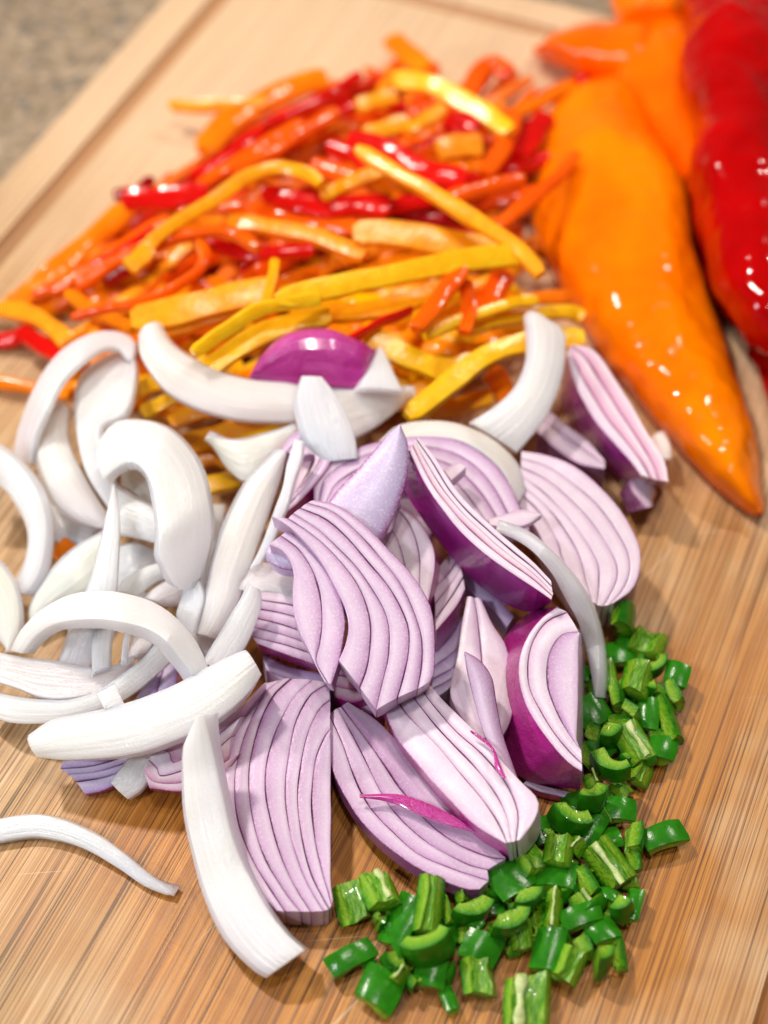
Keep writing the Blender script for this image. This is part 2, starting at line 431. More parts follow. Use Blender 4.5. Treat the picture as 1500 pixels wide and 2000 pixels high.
ct.materials.append(GR); o = bpy.data.objects.new('countertop', ct); col.objects.link(o); o['kind'] = 'structure'

# ------------------------------------------------------------------ large peppers
def pepper(label, sA, sB, zA, zB, key, bulge, bdir, dent=.10, group=None, n=60, lob=3.0, amp=.16, seed=3, thick=None, mm=17):
    A = curve3(sA, zA, n); B = curve3(sB, zB, n)
    o = shell3('long_pepper', A, B, (MP[key],) * 4, thick=0.9 if thick is None else thick, bulge=bulge, m=mm, prof='ell', bdir=bdir, wobble=0.0, edge=0.0, taper=.16, sharp=0)
    me = o.data
    for v in me.vertices:
        p = Vector(v.co) / S
        d = noise.noise(Vector((p.x * .55 + seed, p.y * .35, p.z * .5))) * amp * 1.6 + noise.noise(Vector((p.x * 1.8 + seed, p.y * 1.3, p.z * 1.5))) * amp * .42
        v.co = Vector(v.co) + Vector(v.normal) * d * S
        wz = v.co.z + o.location.z
        if wz < .0002: v.co.z += .0002 - wz
    return tag(o, label, 'pepper', group)
MP = {'o': m_pepper('whole_orange_pepper_skin', (.95, .170, .0002), (1.0, .235, .0006), .10, coat=.5, lump=.0038, lscale=100, lstr=.55),
      'o2': m_pepper('whole_orange_pepper_skin_deep', (.95, .12, .0002), (1.0, .18, .0005), .10, coat=.4, lump=.0026, lscale=70, lstr=.4),
      'r': m_pepper('whole_red_pepper_skin', (.36, .0003, .0008), (.50, .0006, .0010), .07, coat=.5, lump=.0045, lscale=85, lstr=.55)}
pepper('long glossy orange pepper lying beside the strips, its pointed tip on the bare board',
       '1200,148 1120,180 1062,232 1034,300 1030,390 1044,475 1080,560 1132,642 1192,722 1262,812 1332,892 1400,960 1450,1000 1482,1010',
       '1200,148 1236,185 1268,245 1302,300 1340,370 1362,470 1386,570 1412,650 1434,725 1458,805 1476,880 1488,950 1492,995 1488,1008',
       [.5, .3, .3, .2, .1, .1], [.5, 1.2, 1.0, .6, .3, .1], 'o', 1.7, .75, seed=3)
pepper('orange pepper lying crosswise behind the others, its rounded tip pointing at the far groove',
       '1044,98 1062,76 1100,60 1150,50 1210,44 1290,38', '1044,100 1070,120 1110,138 1150,150 1200,158 1290,170',
       [.6, .6, .9], [.5, .4, .4], 'o2', 1.4, .7, seed=9, amp=.08, n=40)
pepper('orange pepper leaning between the crosswise one and the big red pepper',
       '1196,64 1192,100 1206,160 1240,228 1288,292 1334,362 1370,440', '1330,30 1380,60 1410,130 1425,220 1425,300 1420,380 1400,440',
       [.9, .7, .5, .4], [.9, .7, .5, .4], 'o2', 1.2, .7, seed=15, amp=.12, n=40)
pepper('orange pepper behind the others, cut off by the top edge of the photo',
       '1198,-90 1194,-40 1196,10 1208,42', '1360,-90 1366,-40 1364,10 1350,50', [1.2, .6], [1.2, .8], 'o', 1.0, .6, seed=21, amp=.1, n=30)
pepper('big shiny wrinkled red pepper leaning on the orange ones in the corner',
       '1352,-90 1341,0 1336,110 1344,240 1348,370 1364,480 1392,572 1430,640 1478,690 1530,716',
       '1560,-90 1572,0 1582,110 1590,240 1596,370 1600,480 1604,572 1596,640 1570,695 1534,718',
       [2.6, 2.4, 2.2, 1.6, 1.0], [2.2, 2.0, 2.0, 1.4, 1.0], 'r', 2.6, .8, seed=30, amp=.24, n=80, mm=21, thick=1.4)
pepper('second red pepper peeking out beneath the big red one at the edge of the photo',
       '1462,640 1468,690 1480,740 1494,790 1530,850', '1600,640 1640,690 1650,740 1640,800 1560,850', .4, .4, 'r', .9, .7, seed=41, amp=.08, n=30)

# ------------------------------------------------------------------ pepper strips
def heap(px, py):
    """height of the heap of strips under that spot"""
    dx, dy = (px - 620) / 600, (py - 470) / 400
    r = dx * dx + dy * dy + .5 * dx * dy
    return 2.9 * max(0.0, 1 - r) ** .7
def strip3(C, wd, key, flesh_up, thick=.24, roll=0.0, bulge=.06, seed=None, tip=(.55, .7)):
    n = len(C); T = unit(np.gradient(C, axis=0))
    N = unit(.55 * unit(EYE - C) + .45 * np.array([0, 0, 1.0])); X = unit(np.cross(T, N))
    rr = zline(roll, n)[:, None]
    N2 = unit(np.cross(X, T)); X = X * np.cos(rr) + N2 * np.sin(rr)
    t = np.linspace(0, 1, n)
    prof = np.minimum(1, np.minimum(tip[0] + t * 9, tip[1] + (1 - t) * 9)) * (1 + .06 * np.sin(t * 11 + random.random() * 6))
    W = (wd * prof)[:, None] * .5
    sk, fl = PSK[key], PFL[key]
    mats = (fl, fl, sk, fl) if flesh_up else (sk, fl, fl, fl)
    return shell3('pepper_strip', C - X * W, C + X * W, mats, thick=thick, bulge=bulge, wobble=.04, edge=.03, m=5, seed=seed, prof='par')
CN = {'r': 'red', 'o': 'orange', 'y': 'yellow', 'h': 'vermilion', 'd': 'dark red', 'm': 'amber'}
STR = '''o|24|328,203 400,204 470,202 520,196|.3|0|flat-ended orange strip sticking out to the left at the top of the strip heap
o|48|398,292 440,240 500,205 580,165 640,150|.1|0|broad orange strip along the upper left rim of the strip heap
r|22|520,240 600,205 660,172 704,143|1.0|0|straight bright red strip jutting up from the top rim of the strip heap
r|22|375,345 440,300 500,262 560,228|.6|.3|narrow red strip running diagonally along the upper left edge of the strip heap
h|24|385,362 455,318 520,275 590,238|1.0|.2|vermilion strip just below the narrow diagonal red one on the upper left edge
h|26|455,330 530,292 600,250 660,215|1.3|0|vermilion strip with a pale edge, lying parallel under the upper left rim
r|24|560,262 620,238 700,200|.9|0|red strip half hidden under the vermilion ones at the top of the heap
d|24|222,377 262,372 295,346|.2|.4|small dark red strip end with a pointed star-like corner at the left rim
r|44|240,384 320,384 405,374|1.3|0|wet red strip with white highlights, near the left rim of the heap
m|27|262,512 300,468 350,430 420,388 480,346 540,326 600,336 624,356|2.2|-.2|long amber strip bent like a hook, lying across the left of the heap
m|34|252,520 275,500 292,482|2.3|0|blunt amber strip end with a rounded tip, left of the hooked strip
r|44|512,374 570,388 640,402 700,398 762,400|1.4|0|wet red strip with a row of white highlights in the middle of the heap
h|30|440,402 520,412 620,432 700,444|1.0|0|vermilion strip just under the wet red strip in the middle
o|32|445,428 530,440 620,458 712,496|1.3|.2|orange strip slanting down to the middle of the heap
m|50|690,452 760,452 860,468 985,486|1.7|0|wide amber strip with a watery cut face, just above the long yellow strip
r|28|400,468 470,490 540,490 612,484|1.3|0|bent bright red strip left of the middle of the heap
h|20|380,450 404,490 395,522 360,552 300,584 220,602 140,620|1.7|.5|thin vermilion strip curled into a hairpin on the left side of the heap
h|20|300,478 350,458 420,448 470,456 505,478|1.9|.3|thin vermilion strip arching over the bent red one
o|44|15,602 80,550 160,482 250,404|.3|0|long broad orange strip along the lower left rim of the heap
h|24|100,570 180,515 260,462 330,425|.9|.2|vermilion strip beside the long broad orange one at the left rim
h|26|150,560 230,505 320,470|1.1|0|second vermilion strip in from the left rim of the heap
r|18|180,522 240,488 300,445|1.0|0|thin red strip between two vermilion ones at the left
d|30|200,545 250,520 300,500|.8|0|dark red strip in shade inside the curled vermilion one
o|34|-30,598 50,608 100,636 134,668|.5|0|orange strip with its end drooping at the left edge of the photo
r|30|-30,666 20,660 64,640|.1|0|red strip end lying on the board at the left edge of the photo
r|34|48,648 84,672 116,690|.2|0|stubby red strip end lying on the board beside the pinkish onion arch
o|26|128,570 180,600 260,640|.9|0|orange strip inside the lower left corner of the heap
m|54|255,622 350,604 450,578 535,562|1.6|0|flat amber strip with a wet shine, left of the long yellow strip
m|20|520,590 530,545 538,505|2.1|0|short upright amber strip end beside the flat shiny one
o|28|270,655 340,640 440,610 520,590|1.2|.2|orange strip along the lower edge of the flat shiny amber one
y|42|540,586 640,560 760,536 900,508 1036,494|2.7|-.15|long thick pale yellow strip lying across the middle of the heap
m|30|696,286 760,326 850,378 950,440 1012,482 1056,532|2.9|0|long straight amber strip slanting down to the right on top of the heap
y|26|380,690 440,648 520,602 626,586|2.6|-.5|curved yellow strip with a pale cut edge, above the white onion crescent
y|42|400,722 470,672 550,634 645,612|1.9|0|broad yellow strip just under the curved one with the pale edge
m|36|600,612 700,606 780,592 860,560|1.6|0|amber strip just under the long thick yellow one
h|34|812,640 850,592 905,520|2.5|0|short vermilion strip leaning across the long yellow strip
h|30|908,546 916,600 906,645|2.0|0|upright vermilion strip end with a wet tip above the yellow strips
h|46|935,604 960,570 990,530|1.4|0|stubby vermilion strip end to the right of the upright one
y|22|832,652 900,622 1000,590 1050,582|2.0|0|yellow strip touching the tip of the tall white onion crescent from the left
y|40|796,812 870,752 950,692 1040,664 1142,656|2.1|0|thick yellow strip running behind the tall white onion crescent
y|46|715,652 790,692 880,722 930,700|1.5|0|wet yellow strip right of the purple onion dome
y|28|900,642 1000,616 1100,606 1140,618|1.6|0|yellow strip whose end shows right of the tall white crescent
o|28|1000,594 1060,580 1120,575|1.1|0|orange strip end tucked under the big orange pepper
r|12|676,664 740,628 806,600|1.9|.3|very thin red strip between amber strips above the purple dome
y|38|768,152 840,162 900,192 960,226 994,254|1.6|0|bright yellow bent strip at the top of the heap
o|42|762,70 792,98 832,132|.4|0|orange strip end with a blunt round tip, highest one on the bare board
h|36|915,180 935,140 965,122 992,140|.7|0|hooked vermilion strip at the top right of the heap
o|24|1000,222 1050,198 1120,160|.6|0|orange strip pointing under the crosswise orange pepper
r|28|1060,190 1110,165 1160,150|.4|0|red strip end tucked under the orange peppers
h|26|966,446 1040,384 1090,340 1126,296|1.5|0|vermilion strip with a pale end resting on the big orange pepper
r|44|680,268 760,292 830,330 910,348|1.4|0|broad red strip below the bright yellow bent one
d|36|740,412 830,422 920,415|.8|0|dark red strip in the shade under the long slanting amber one
r|28|740,405 860,384 1000,352|1.2|0|red strip crossing behind the long slanting amber one
o|46|858,290 900,282 942,280|1.7|0|short blunt orange strip in the upper right of the heap
m|30|700,205 730,195 775,185|1.2|0|short amber strip with a round wet end at the top of the heap
m|26|800,250 835,228 870,208|1.5|0|short amber strip pointing up towards the bright yellow bent one
m|34|715,260 755,248 800,235|1.4|0|short amber strip lying left of the red dark patch near the top
h|28|875,384 950,362 1025,345|1.8|0|vermilion strip pointing at the big orange pepper from the left
r|44|1012,300 1040,260 1068,222|.7|0|red strip with pink highlights beside the big orange pepper
h|34|945,335 985,280 1005,215|1.2|0|upright vermilion strip left of the one with pink highlights
r|42|880,250 900,235 930,250|1.3|0|red patch of strip under the bright yellow bent one
h|30|610,318 650,330 690,345|1.1|0|small vermilion strip end above the wet red strip
m|28|632,380 690,352 750,330|1.7|0|amber strip end sloping up to the long slanting one
r|30|640,280 690,300 740,340|1.0|0|red strip just left of the long slanting amber one
y|32|262,765 330,735 410,705|.8|0|yellow strip under the left end of the white onion crescent
y|28|275,806 330,778 380,752|.9|0|yellow strip with a pointed tip beside the S-shaped white onion slice
m|36|330,820 420,790 520,762|.7|0|amber strip under the middle of the white onion crescent
m|44|350,870 450,840 560,800|.7|0|amber strip under the lower edge of the white onion crescent
y|34|440,880 520,850 600,815|1.1|0|yellow strip under the white onion leaf right of centre
y|36|392,950 440,938 490,920|.8|0|yellow strip end peeking out below the pale onion leaf
m|30|380,900 420,890 460,905|.6|0|amber strip between the wide white onion curl and the pale leaf
o|22|-30,742 50,752 135,768|.2|0|thin orange strip lying on the board at the left edge of the photo
o|30|120,700 160,690 200,700|.4|0|orange strip seen through the pinkish onion arch
o|36|110,1085 150,1050 200,1015|.2|0|orange strip end on the board below the white onion curls
h|24|70,985 110,1010 150,1040|.1|0|vermilion strip lying on the board under the left onion curls
m|34|840,800 900,790 960,770|1.0|0|amber strip under the thick yellow one behind the red onion
o|44|960,720 990,770 1010,800|.8|0|orange strip in the shade left of the tall white crescent
y|30|660,700 720,720 800,750|1.0|0|yellow strip beside the right end of the purple dome
m|34|770,790 820,760 870,735|1.2|0|amber strip under the thick yellow one near the white shards'''
for ln in STR.split('\n'):
    k, wd, p, dz, roll, lab = ln.split('|')
    p = pts(p); n = 22; q = resample(p, n); hz = []
    for a in q: hz.append(max(.35, heap(*a) * .55 + float(dz) + .25))
    hz = np.array(hz) * .6 + np.linspace(hz[0], hz[-1], n) * .4
    C = np.array([P(a[0], a[1], z) for a, z in zip(q, hz)])
    sc_px = FPX / np.dot(C.mean(0) - EYE, FW)
    up = k in 'ym' or (k == 'o' and random.random() < .4)
    o = strip3(C, float(wd) / sc_px * 1.02, k, up, roll=float(roll), bulge=.02 if up else .05)
    tag(o, lab, 'pepper strip')
# the strips that make up the body of the heap, between the ones above
random.seed(11)
LABF = {'r': 'red pepper strip mostly buried among the others in the heap of strips', 'h': 'vermilion pepper strip mostly buried among the others in the heap of strips',
        'o': 'orange pepper strip mostly buried among the others in the heap of strips', 'm': 'amber pepper strip mostly buried among the others in the heap of strips',
        'y': 'yellow pepper strip mostly buried among the others in the heap of strips'}
cnt = 0
LMK = [(590, 165, 'by the jutting red strip'), (880, 200, 'by the bent bright yellow strip'), (430, 270, 'by the upper left vermilion strips'), (800, 300, 'above the long slanting amber strip'),
       (940, 370, 'beside the big orange pepper'), (330, 385, 'by the wet red strip at left'), (640, 400, 'by the wet red strip in the middle'), (520, 450, 'by the bent red strip'),
       (330, 530, 'inside the vermilion hairpin'), (170, 520, 'along the lower left rim'), (400, 610, 'by the flat shiny amber strip'), (760, 470, 'by the wide amber strip'),
       (760, 560, 'below the long thick yellow strip'), (960, 560, 'by the stubby vermilion end'), (560, 640, 'by the curved yellow strip'), (840, 660, 'right of the purple dome'),
       (1040, 640, 'beside the tall white crescent'), (330, 760, 'under the white crescent'), (500, 830, 'by the pale onion leaf'), (780, 770, 'by the white shards'), (200, 640, 'by the pinkish onion arch')]
while cnt < 226:
    px, py = random.uniform(60, 1120), random.uniform(170, 880)
    h = heap(px, py); L_ = 1
    edge_l = px < 460 and py < 560 - (px - 30) * .85
    if h < .35 or edge_l or (px > 980 and py > 700) or (px > 1000 and L_ > 0) or (px > 820 and py > 800): continue
    t = (py - 200) / 600 + (px - 600) / 2200
    k = 'rrhhhoo' if t < .30 else 'rhhooom' if t < .55 else 'oommyy' if t < .75 else 'yyymmy'
    k = random.choice(k)
    ang = random.gauss(-.62, .32) if px < 680 else random.gauss(-.35, .6)
    L = random.uniform(80, 190); bend = random.uniform(-26, 26)
    p = [(px - math.cos(ang) * L, py - math.sin(ang) * L * .8), (px + bend * .3, py + bend), (px + math.cos(ang) * L, py + math.sin(ang) * L * .8)]
    z = random.uniform(.3, max(.4, h * .62 + .35))
    if min(heap(*p[0]), heap(*p[2])) < .25 or any(q[0] < 480 and q[1] < 600 - (q[0] - 30) * .85 for q in p): continue
    q = resample(p, 12); C = np.array([P(a[0], a[1], z + .15 * math.sin(i)) for i, a in enumerate(q)])
    o = strip3(C, random.uniform(.32, .58), k, random.random() < .45, roll=random.uniform(-.5, .5))
    near = min(LMK, key=lambda q: (q[0] - px) ** 2 + (q[1] - py) ** 2)[2]
    tag(o, CN[k] + ' pepper strip mostly buried in the heap ' + near, 'pepper strip', 'buried ' + CN[k] + ' strips ' + near); cnt += 1

# ------------------------------------------------------------------ white onion slices
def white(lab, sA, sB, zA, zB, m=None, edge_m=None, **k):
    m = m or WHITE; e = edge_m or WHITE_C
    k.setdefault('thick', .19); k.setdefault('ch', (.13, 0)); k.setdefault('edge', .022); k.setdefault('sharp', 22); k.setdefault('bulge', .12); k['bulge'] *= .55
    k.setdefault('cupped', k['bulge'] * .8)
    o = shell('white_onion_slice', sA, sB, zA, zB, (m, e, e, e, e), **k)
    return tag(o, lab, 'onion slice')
white('thin pinkish white onion arch with a curled end, just below the strips at the left',
      '22,890 32,835 58,765 98,700 150,658 205,641 250,650 270,672 262,702', '58,908 64,860 88,800 122,738 160,704 205,678 232,680 243,694 250,705',
      [1.2, 2.4, 2.8, 2.6], [1.6, 2.9, 3.1, 2.6], WHITE_P, bulge=.08)
white('thick white onion hook at the left edge of the photo, below the pinkish arch',
      '-60,840 0,866 45,905 80,955 97,1010 97,1065 84,1122 62,1156 50,1162', '-60,932 0,950 28,985 48,1022 54,1056 48,1092 36,1118 28,1136 38,1154',
      [2.4, 2.0, .8], [1.9, 1.5, .6], bulge=.25)
white('folded cream onion leaf touching the left edge of the photo below the hook',
      '-50,1075 -10,1085 15,1105 38,1150 45,1200 40,1235 20,1272', '-60,1150 -40,1170 -25,1200 -10,1235 0,1252 12,1268 18,1274', [1.5, .5], [1.2, .4], WHITE_G, bulge=.2)
white('S-shaped white onion slice standing upright, its top end inside the pinkish arch',
      '228,678 182,700 148,738 140,790 144,850 156,905 178,950 215,1000 250,1045', '258,690 264,725 256,772 238,808 200,822 188,842 198,880 222,940 264,1005',
      [2.0, 2.2, 2.4, 1.6], [2.6, 3.0, 2.8, 1.8], WHITE, bulge=-.10, thick=.25)
white('wide hollow white onion curl, green tinted inside, right of the S-shaped slice',
      '190,862 225,818 280,813 335,830 378,870 405,920 420,985 424,1040 412,1085 396,1125 382,1132', '200,935 225,912 256,900 281,918 298,950 308,1000 312,1050 312,1085 325,1112 340,1140 352,1152',
      [3.0, 3.4, 3.0, 2.0], [3.1, 3.7, 3.3, 2.3], WHITE, bulge=.30, thick=.3)
white('white onion piece forming the lower lip of the hollow curl', '222,938 250,958 290,980 318,1000', '226,1040 256,1046 296,1058 320,1068', 2.4, 2.0, WHITE, bulge=.25)
white('pale green inner onion layer glimpsed inside the hollow curl', '235,905 262,900 290,920 312,955', '235,945 262,962 290,985 318,1010', 2.2, 2.0, WHITE_G, bulge=-.1, thick=.15)
white('fat cream onion slice left of the S-shaped one, with a notched top',
      '116,788 80,812 66,848 66,892 76,932 96,976 120,1004 152,1024 188,1034 204,1032', '134,796 132,820 132,850 140,880 152,905 166,930 182,958 198,985 212,1005 222,1020',
      [1.6, 1.8, 1.2], [1.8, 2.0, 1.4], WHITE_W, bulge=.3)
white('greenish veined white onion leaf under the loop, pointing down to the left',
      '56,1218 54,1185 78,1138 112,1093 155,1058 205,1036', '72,1214 110,1190 150,1172 190,1150 222,1110 236,1060', [.5, 1.2, 1.4], [.5, .9, 1.0], WHITE_G, bulge=.3)
white('white onion slice arching over the others as a round loop, nearest of the white heap',
      '20,1270 35,1235 70,1195 115,1165 160,1150 215,1148 265,1158 310,1175 350,1205 382,1242 402,1280 412,1312', '42,1276 65,1245 95,1222 135,1210 190,1207 240,1214 285,1225 320,1245 345,1275 364,1298 378,1320 388,1332',
      [1.2, 2.6, 3.2, 3.0, 2.2], [1.5, 2.9, 3.5, 3.3, 2.4], WHITE, bulge=.10, thick=.35)
white('translucent bluish white onion blade standing on end with a sharp tip',
      '220,948 205,1005 192,1060 178,1115 160,1165 135,1220 112,1288 110,1298', '224,950 232,1000 232,1060 229,1110 226,1150 212,1215 184,1280 174,1306', [3.2, 2.6, 1.2], [3.2, 2.6, 1.2], WHITE_T, bulge=.1)
white('short square ended white onion slice seen through the loop, right of the blade', '178,1205 175,1260 176,1316', '224,1200 215,1250 212,1302', [1.8, 1.6], [1.9, 1.7], bulge=.1)
white('greyish onion slice in the shade behind the standing blade', '232,1060 270,1055 316,1078', '228,1148 265,1125 322,1110', 1.2, 1.0, WHITE_T)
white('small crescent of white onion just above the loop, left one of a nested pair', '226,1154 246,1126 280,1106 318,1093', '268,1166 290,1146 310,1134 330,1128', 1.8, 1.6, bulge=.2)
white('small crescent of white onion just above the loop, right one of a nested pair', '282,1168 300,1146 328,1128 350,1125', '318,1180 335,1180 348,1178 360,1168', 1.6, 1.4, WHITE_P, bulge=.2)
white('narrow faceted onion blade hanging below the hollow curl', '362,1095 354,1145 346,1175 340,1200 350,1218', '374,1100 390,1140 397,1170 388,1200 376,1236', [2.2, 1.6], [2.3, 1.8], WHITE_T, bulge=.15)
white('long straight cream onion slice leaning from the red onion ring down to the white heap',
      '545,876 510,905 476,940 450,985 428,1035 412,1090 400,1150 390,1195 380,1238', '557,892 552,925 535,975 516,1030 497,1085 480,1130 462,1185 441,1222 420,1247', [3.2, 2.6, 1.6], [3.0, 2.4, 1.6], WHITE_W, bulge=.3)
white('thin translucent onion strip lying along the right side of the long cream slice',
      '572,858 558,905 550,950 535,990 520,1035 502,1080 486,1110', '590,861 586,900 572,940 560,985 546,1020 530,1060 506,1102', [3.7, 3.2, 2.4], [3.8, 3.3, 2.5], WHITE_T, bulge=.03, thick=.15)
white('stubby bluish white onion strip with a square end, leaning against the broad band',
      '486,1144 474,1165 454,1195 430,1232 408,1265 394,1292', '509,1153 512,1180 498,1222 480,1262 456,1295 438,1315', [3.0, 2.0], [2.8, 1.9], WHITE, bulge=.1)
white('broad smooth white onion band lying diagonally across the front of the white heap',
      '52,1437 95,1406 150,1394 220,1378 290,1355 350,1330 405,1300 450,1278 480,1268', '74,1480 125,1484 200,1480 270,1470 330,1450 390,1424 440,1394 482,1356 511,1318', [1.6, 2.4, 2.8], [1.3, 2.1, 2.5], WHITE, bulge=.22, thick=.4)
white('pinkish white onion crescent with fine veins, lying inside the loop at the left edge',
      '-30,1268 50,1281 110,1287 165,1300 225,1300 264,1290', '-30,1322 30,1342 80,1360 140,1362 205,1345 262,1302', [1.4, 1.6], [1.2, 1.4], WHITE_P, bulge=-.1)
white('long curved white onion strip under the square chip, lower left of the white heap',
      '-30,1350 40,1362 90,1367 135,1368 190,1350 240,1315 285,1278 318,1236', '-30,1388 16,1411 96,1412 150,1402 205,1384 250,1362 300,1322 348,1276', [.9, 1.6, 2.0], [.6, 1.3, 1.8], WHITE, bulge=.05, thick=.3)
white('small square onion chip lying on the long curved strip', '186,1350 204,1340 222,1330', '206,1388 225,1384 244,1378', 2.2, 2.1, WHITE, bulge=.02, n=10)
white('thin upright sliver of white onion seen through the loop', '246,1216 240,1250 235,1290', '256,1216 251,1250 248,1292', 2.0, 2.0, WHITE_T, bulge=.02, n=12)
white('grey shaded onion slice lying inside the loop', '262,1215 254,1250 246,1290', '310,1222 298,1255 282,1275', 1.2, 1.2, WHITE_P, bulge=.1, n=14)
white('small cream onion stub with a cut corner, poking out below the broad band', '211,1521 226,1504 246,1480 268,1455', '248,1560 272,1545 290,1518 312,1460', [.4, 1.0], [.4, 1.0], WHITE_W, bulge=.15)
white('slender white onion arc lying alone on the bare board near the bottom left',
      '-40,1604 37,1589 84,1588 140,1603 196,1631 252,1671 289,1703 327,1732 341,1746', '-40,1650 47,1635 84,1635 135,1646 187,1669 233,1697 280,1730 325,1748 342,1749', [.35, .42, .2], [.25, .28, .15], WHITE_T, bulge=.07, thick=.25, edge_m=WHITE)
white('large thick white onion slice with a pointed top, hanging down over the board in front',
      '386,1396 370,1425 354,1455 350,1510 354,1590 370,1665 398,1762 436,1838 488,1893 518,1911', '396,1396 404,1425 414,1465 428,1530 444,1600 462,1662 487,1715 524,1780 562,1828 595,1856',
      [3.2, 2.2, 1.5, 1.0, .7, .6], [3.3, 2.5, 1.9, 1.4, 1.2, 1.0], WHITE, bulge=.16, thick=.45)
white('large smooth white onion crescent lying on the yellow strips in front of the purple dome',
      '312,628 332,660 368,688 416,712 464,730 512,738 560,741 585,748', '270,655 272,690 290,722 322,760 362,785 416,806 480,819 575,823', [3.6, 3.2, 3.0], [3.4, 3.0, 2.7], WHITE_W, bulge=.35)
white('bluish translucent onion shard standing in front of the purple dome', '585,735 572,775 577,820 592,865 622,905', '628,736 656,770 678,810 692,850 698,895', [3.9, 2.8], [4.0, 3.0], WHITE_T, bulge=.15)
white('triangular onion tip pointing up at the right side of the purple dome', '738,678 716,718 690,758', '748,680 766,720 786,762', 3.2, 3.2, WHITE, bulge=.08, n=14)
white('cream onion slice with a sharp corner pointing right, under the triangular tip', '610,760 660,752 720,754 780,758 812,769', '640,868 688,856 730,836 775,804 813,772', [3.0, 2.8], [2.4, 2.4], WHITE_W, bulge=.12)
white('fan-shaped cream onion leaf over the yellow strips, left of the red onion ring', '402,853 460,854 520,842 578,828', '404,857 424,888 446,918 482,938 530,905 584,866', [2.6, 2.8], [2.3, 2.4], WHITE_G, bulge=.15)
white('tall smooth onion crescent standing on end between the yellow strips and the red onions',
      '1034,606 1035,650 1031,700 1008,752 965,794 917,824', '1062,618 1100,645 1105,690 1095,748 1065,818 1010,884', [3.8, 3.0, 2.4], [3.6, 2.8, 2.0], WHITE, bulge=.12, thick=.35)
white('cream coloured onion arch lying behind the upper red onion slice', '735,862 774,828 830,818 886,822 943,842 986,872 1014,903 1032,945', '775,872 800,858 860,853 908,862 951,888 982,918 1000,950 1010,985', [2.6, 2.8, 2.0], [2.8, 3.0, 2.4], WHITE_W, bulge=.06, thick=.4)
white('thin white onion ribbon draped over the purple wedge, its tip among the green chili',
      '969,1032 1021,1037 1062,1064 1100,1098 1134,1142 1160,1190 1173,1242 1174,1300 1169,1362', '972,1040 1010,1056 1045,1082 1079,1122 1101,1165 1126,1209 1140,1252 1151,1300 1162,1363', [3.4, 3.4, 2.6, 1.4, .8], [3.2, 3.2, 2.3, 1.1, .7], WHITE_T, bulge=.08, thick=.25)

for lab, a, b, z in (
    ('shaded white onion slice under the arch, seen left of the hanging faceted blade', '238,1165 250,1200 262,1240 268,1290', '300,1160 318,1200 330,1240 335,1275', .9),
    ('shaded white onion slice lying on the board beneath the standing blade', '95,1200 110,1160 150,1120 200,1090', '150,1240 175,1190 215,1160 260,1130', .4),
    ('pale onion slice in the dark gap behind the large white slice and the broad band', '330,1225 370,1250 400,1290', '400,1225 440,1245 470,1275', .7),
    ('shaded onion slice deep between the hollow curl and the long cream slice', '350,1000 370,1080 380,1150 385,1220', '440,985 430,1060 425,1130 420,1200', .9),
    ('shaded onion curl low down behind the fat cream slice at the left', '60,1010 110,1050 160,1070', '100,960 150,1000 200,1030', .5),
    ('shaded cream onion slice under the S-shaped one at the bottom of the heap', '205,860 230,900 250,960', '262,820 290,870 310,930', 1.0)):
    white(lab, a, b, z, z, WHITE, bulge=.2)

# ------------------------------------------------------------------ red onion slices
def lerp_curves(a, b, k, n=26):
    A = resample(pts(a), n); B = resample(pts(b), n)
    return [A * (1 - i / k) + B * i / k for i in range(k + 1)]
def red(lab, curves, z, mats, n=26, thick=1.0, skin=None, under=None, zu=None, bulge=.03, gap=.004, part='onion_layer', edge=.010, membrane=None, jit=.012, sides=None, taper=0.0):
    """curves: outer to inner; z(px,py) height of the cut face; under: (outer underside curve, inner underside curve)"""
    cs = [resample(pts(c), n) if isinstance(c, str) else np.array(c) for c in curves]
    zz = [np.array([z(*p) for p in c]) for c in cs]
    C3 = [np.array([P(p[0], p[1], h) for p, h in zip(c, q)]) for c, q in zip(cs, zz)]
    L = len(C3) - 1
    allp = np.vstack(C3); o0 = (allp[:, 0].mean(), allp[:, 1].mean(), max(0, allp[:, 2].min() - thick))
    t = thing('red_onion_slice', o0)
    U = None
    if under:
        u0 = curve3(under[0], zu[0], n); u1 = curve3(under[1], zu[1], n)
        U = [u0 * (1 - i / L) + u1 * (i / L) for i in range(L + 1)]
    for i in range(L):
        A, B = C3[i].copy(), C3[i + 1].copy()
        X = unit(B - A); wd = np.linalg.norm(B - A, axis=1, keepdims=True)
        g = np.minimum(gap, wd * .1)
        A = A + X * g * (0 if i == 0 else 1); B = B - X * g
        dz = random.uniform(-jit, jit); A[:, 2] += dz; B[:, 2] += dz + random.uniform(-jit, jit) * .5
        m = mats[i % len(mats)] if isinstance(mats, (list, tuple)) else mats
        so = (skin if (i == 0 and skin) else (membrane or MEMB))
        un = (U[i] + X * g, U[i + 1] - X * g) if U else None
        shell3(part, A, B, (m, so, so if i == 0 else m, m, sides or m), thick=thick, bulge=bulge * (.35 if L > 1 else 1), under=un, parent=t, edge=edge, taper=taper, sharp=16, wobble=.018, m=6, seed=random.random() * 9)
    return tag(t, lab, 'onion slice')
def zp(z0, gx=0, gy=0, cx=0, cy=0):
    return lambda x, y: max(.15, z0 + gx * (x - cx) / 100 + gy * (y - cy) / 100)

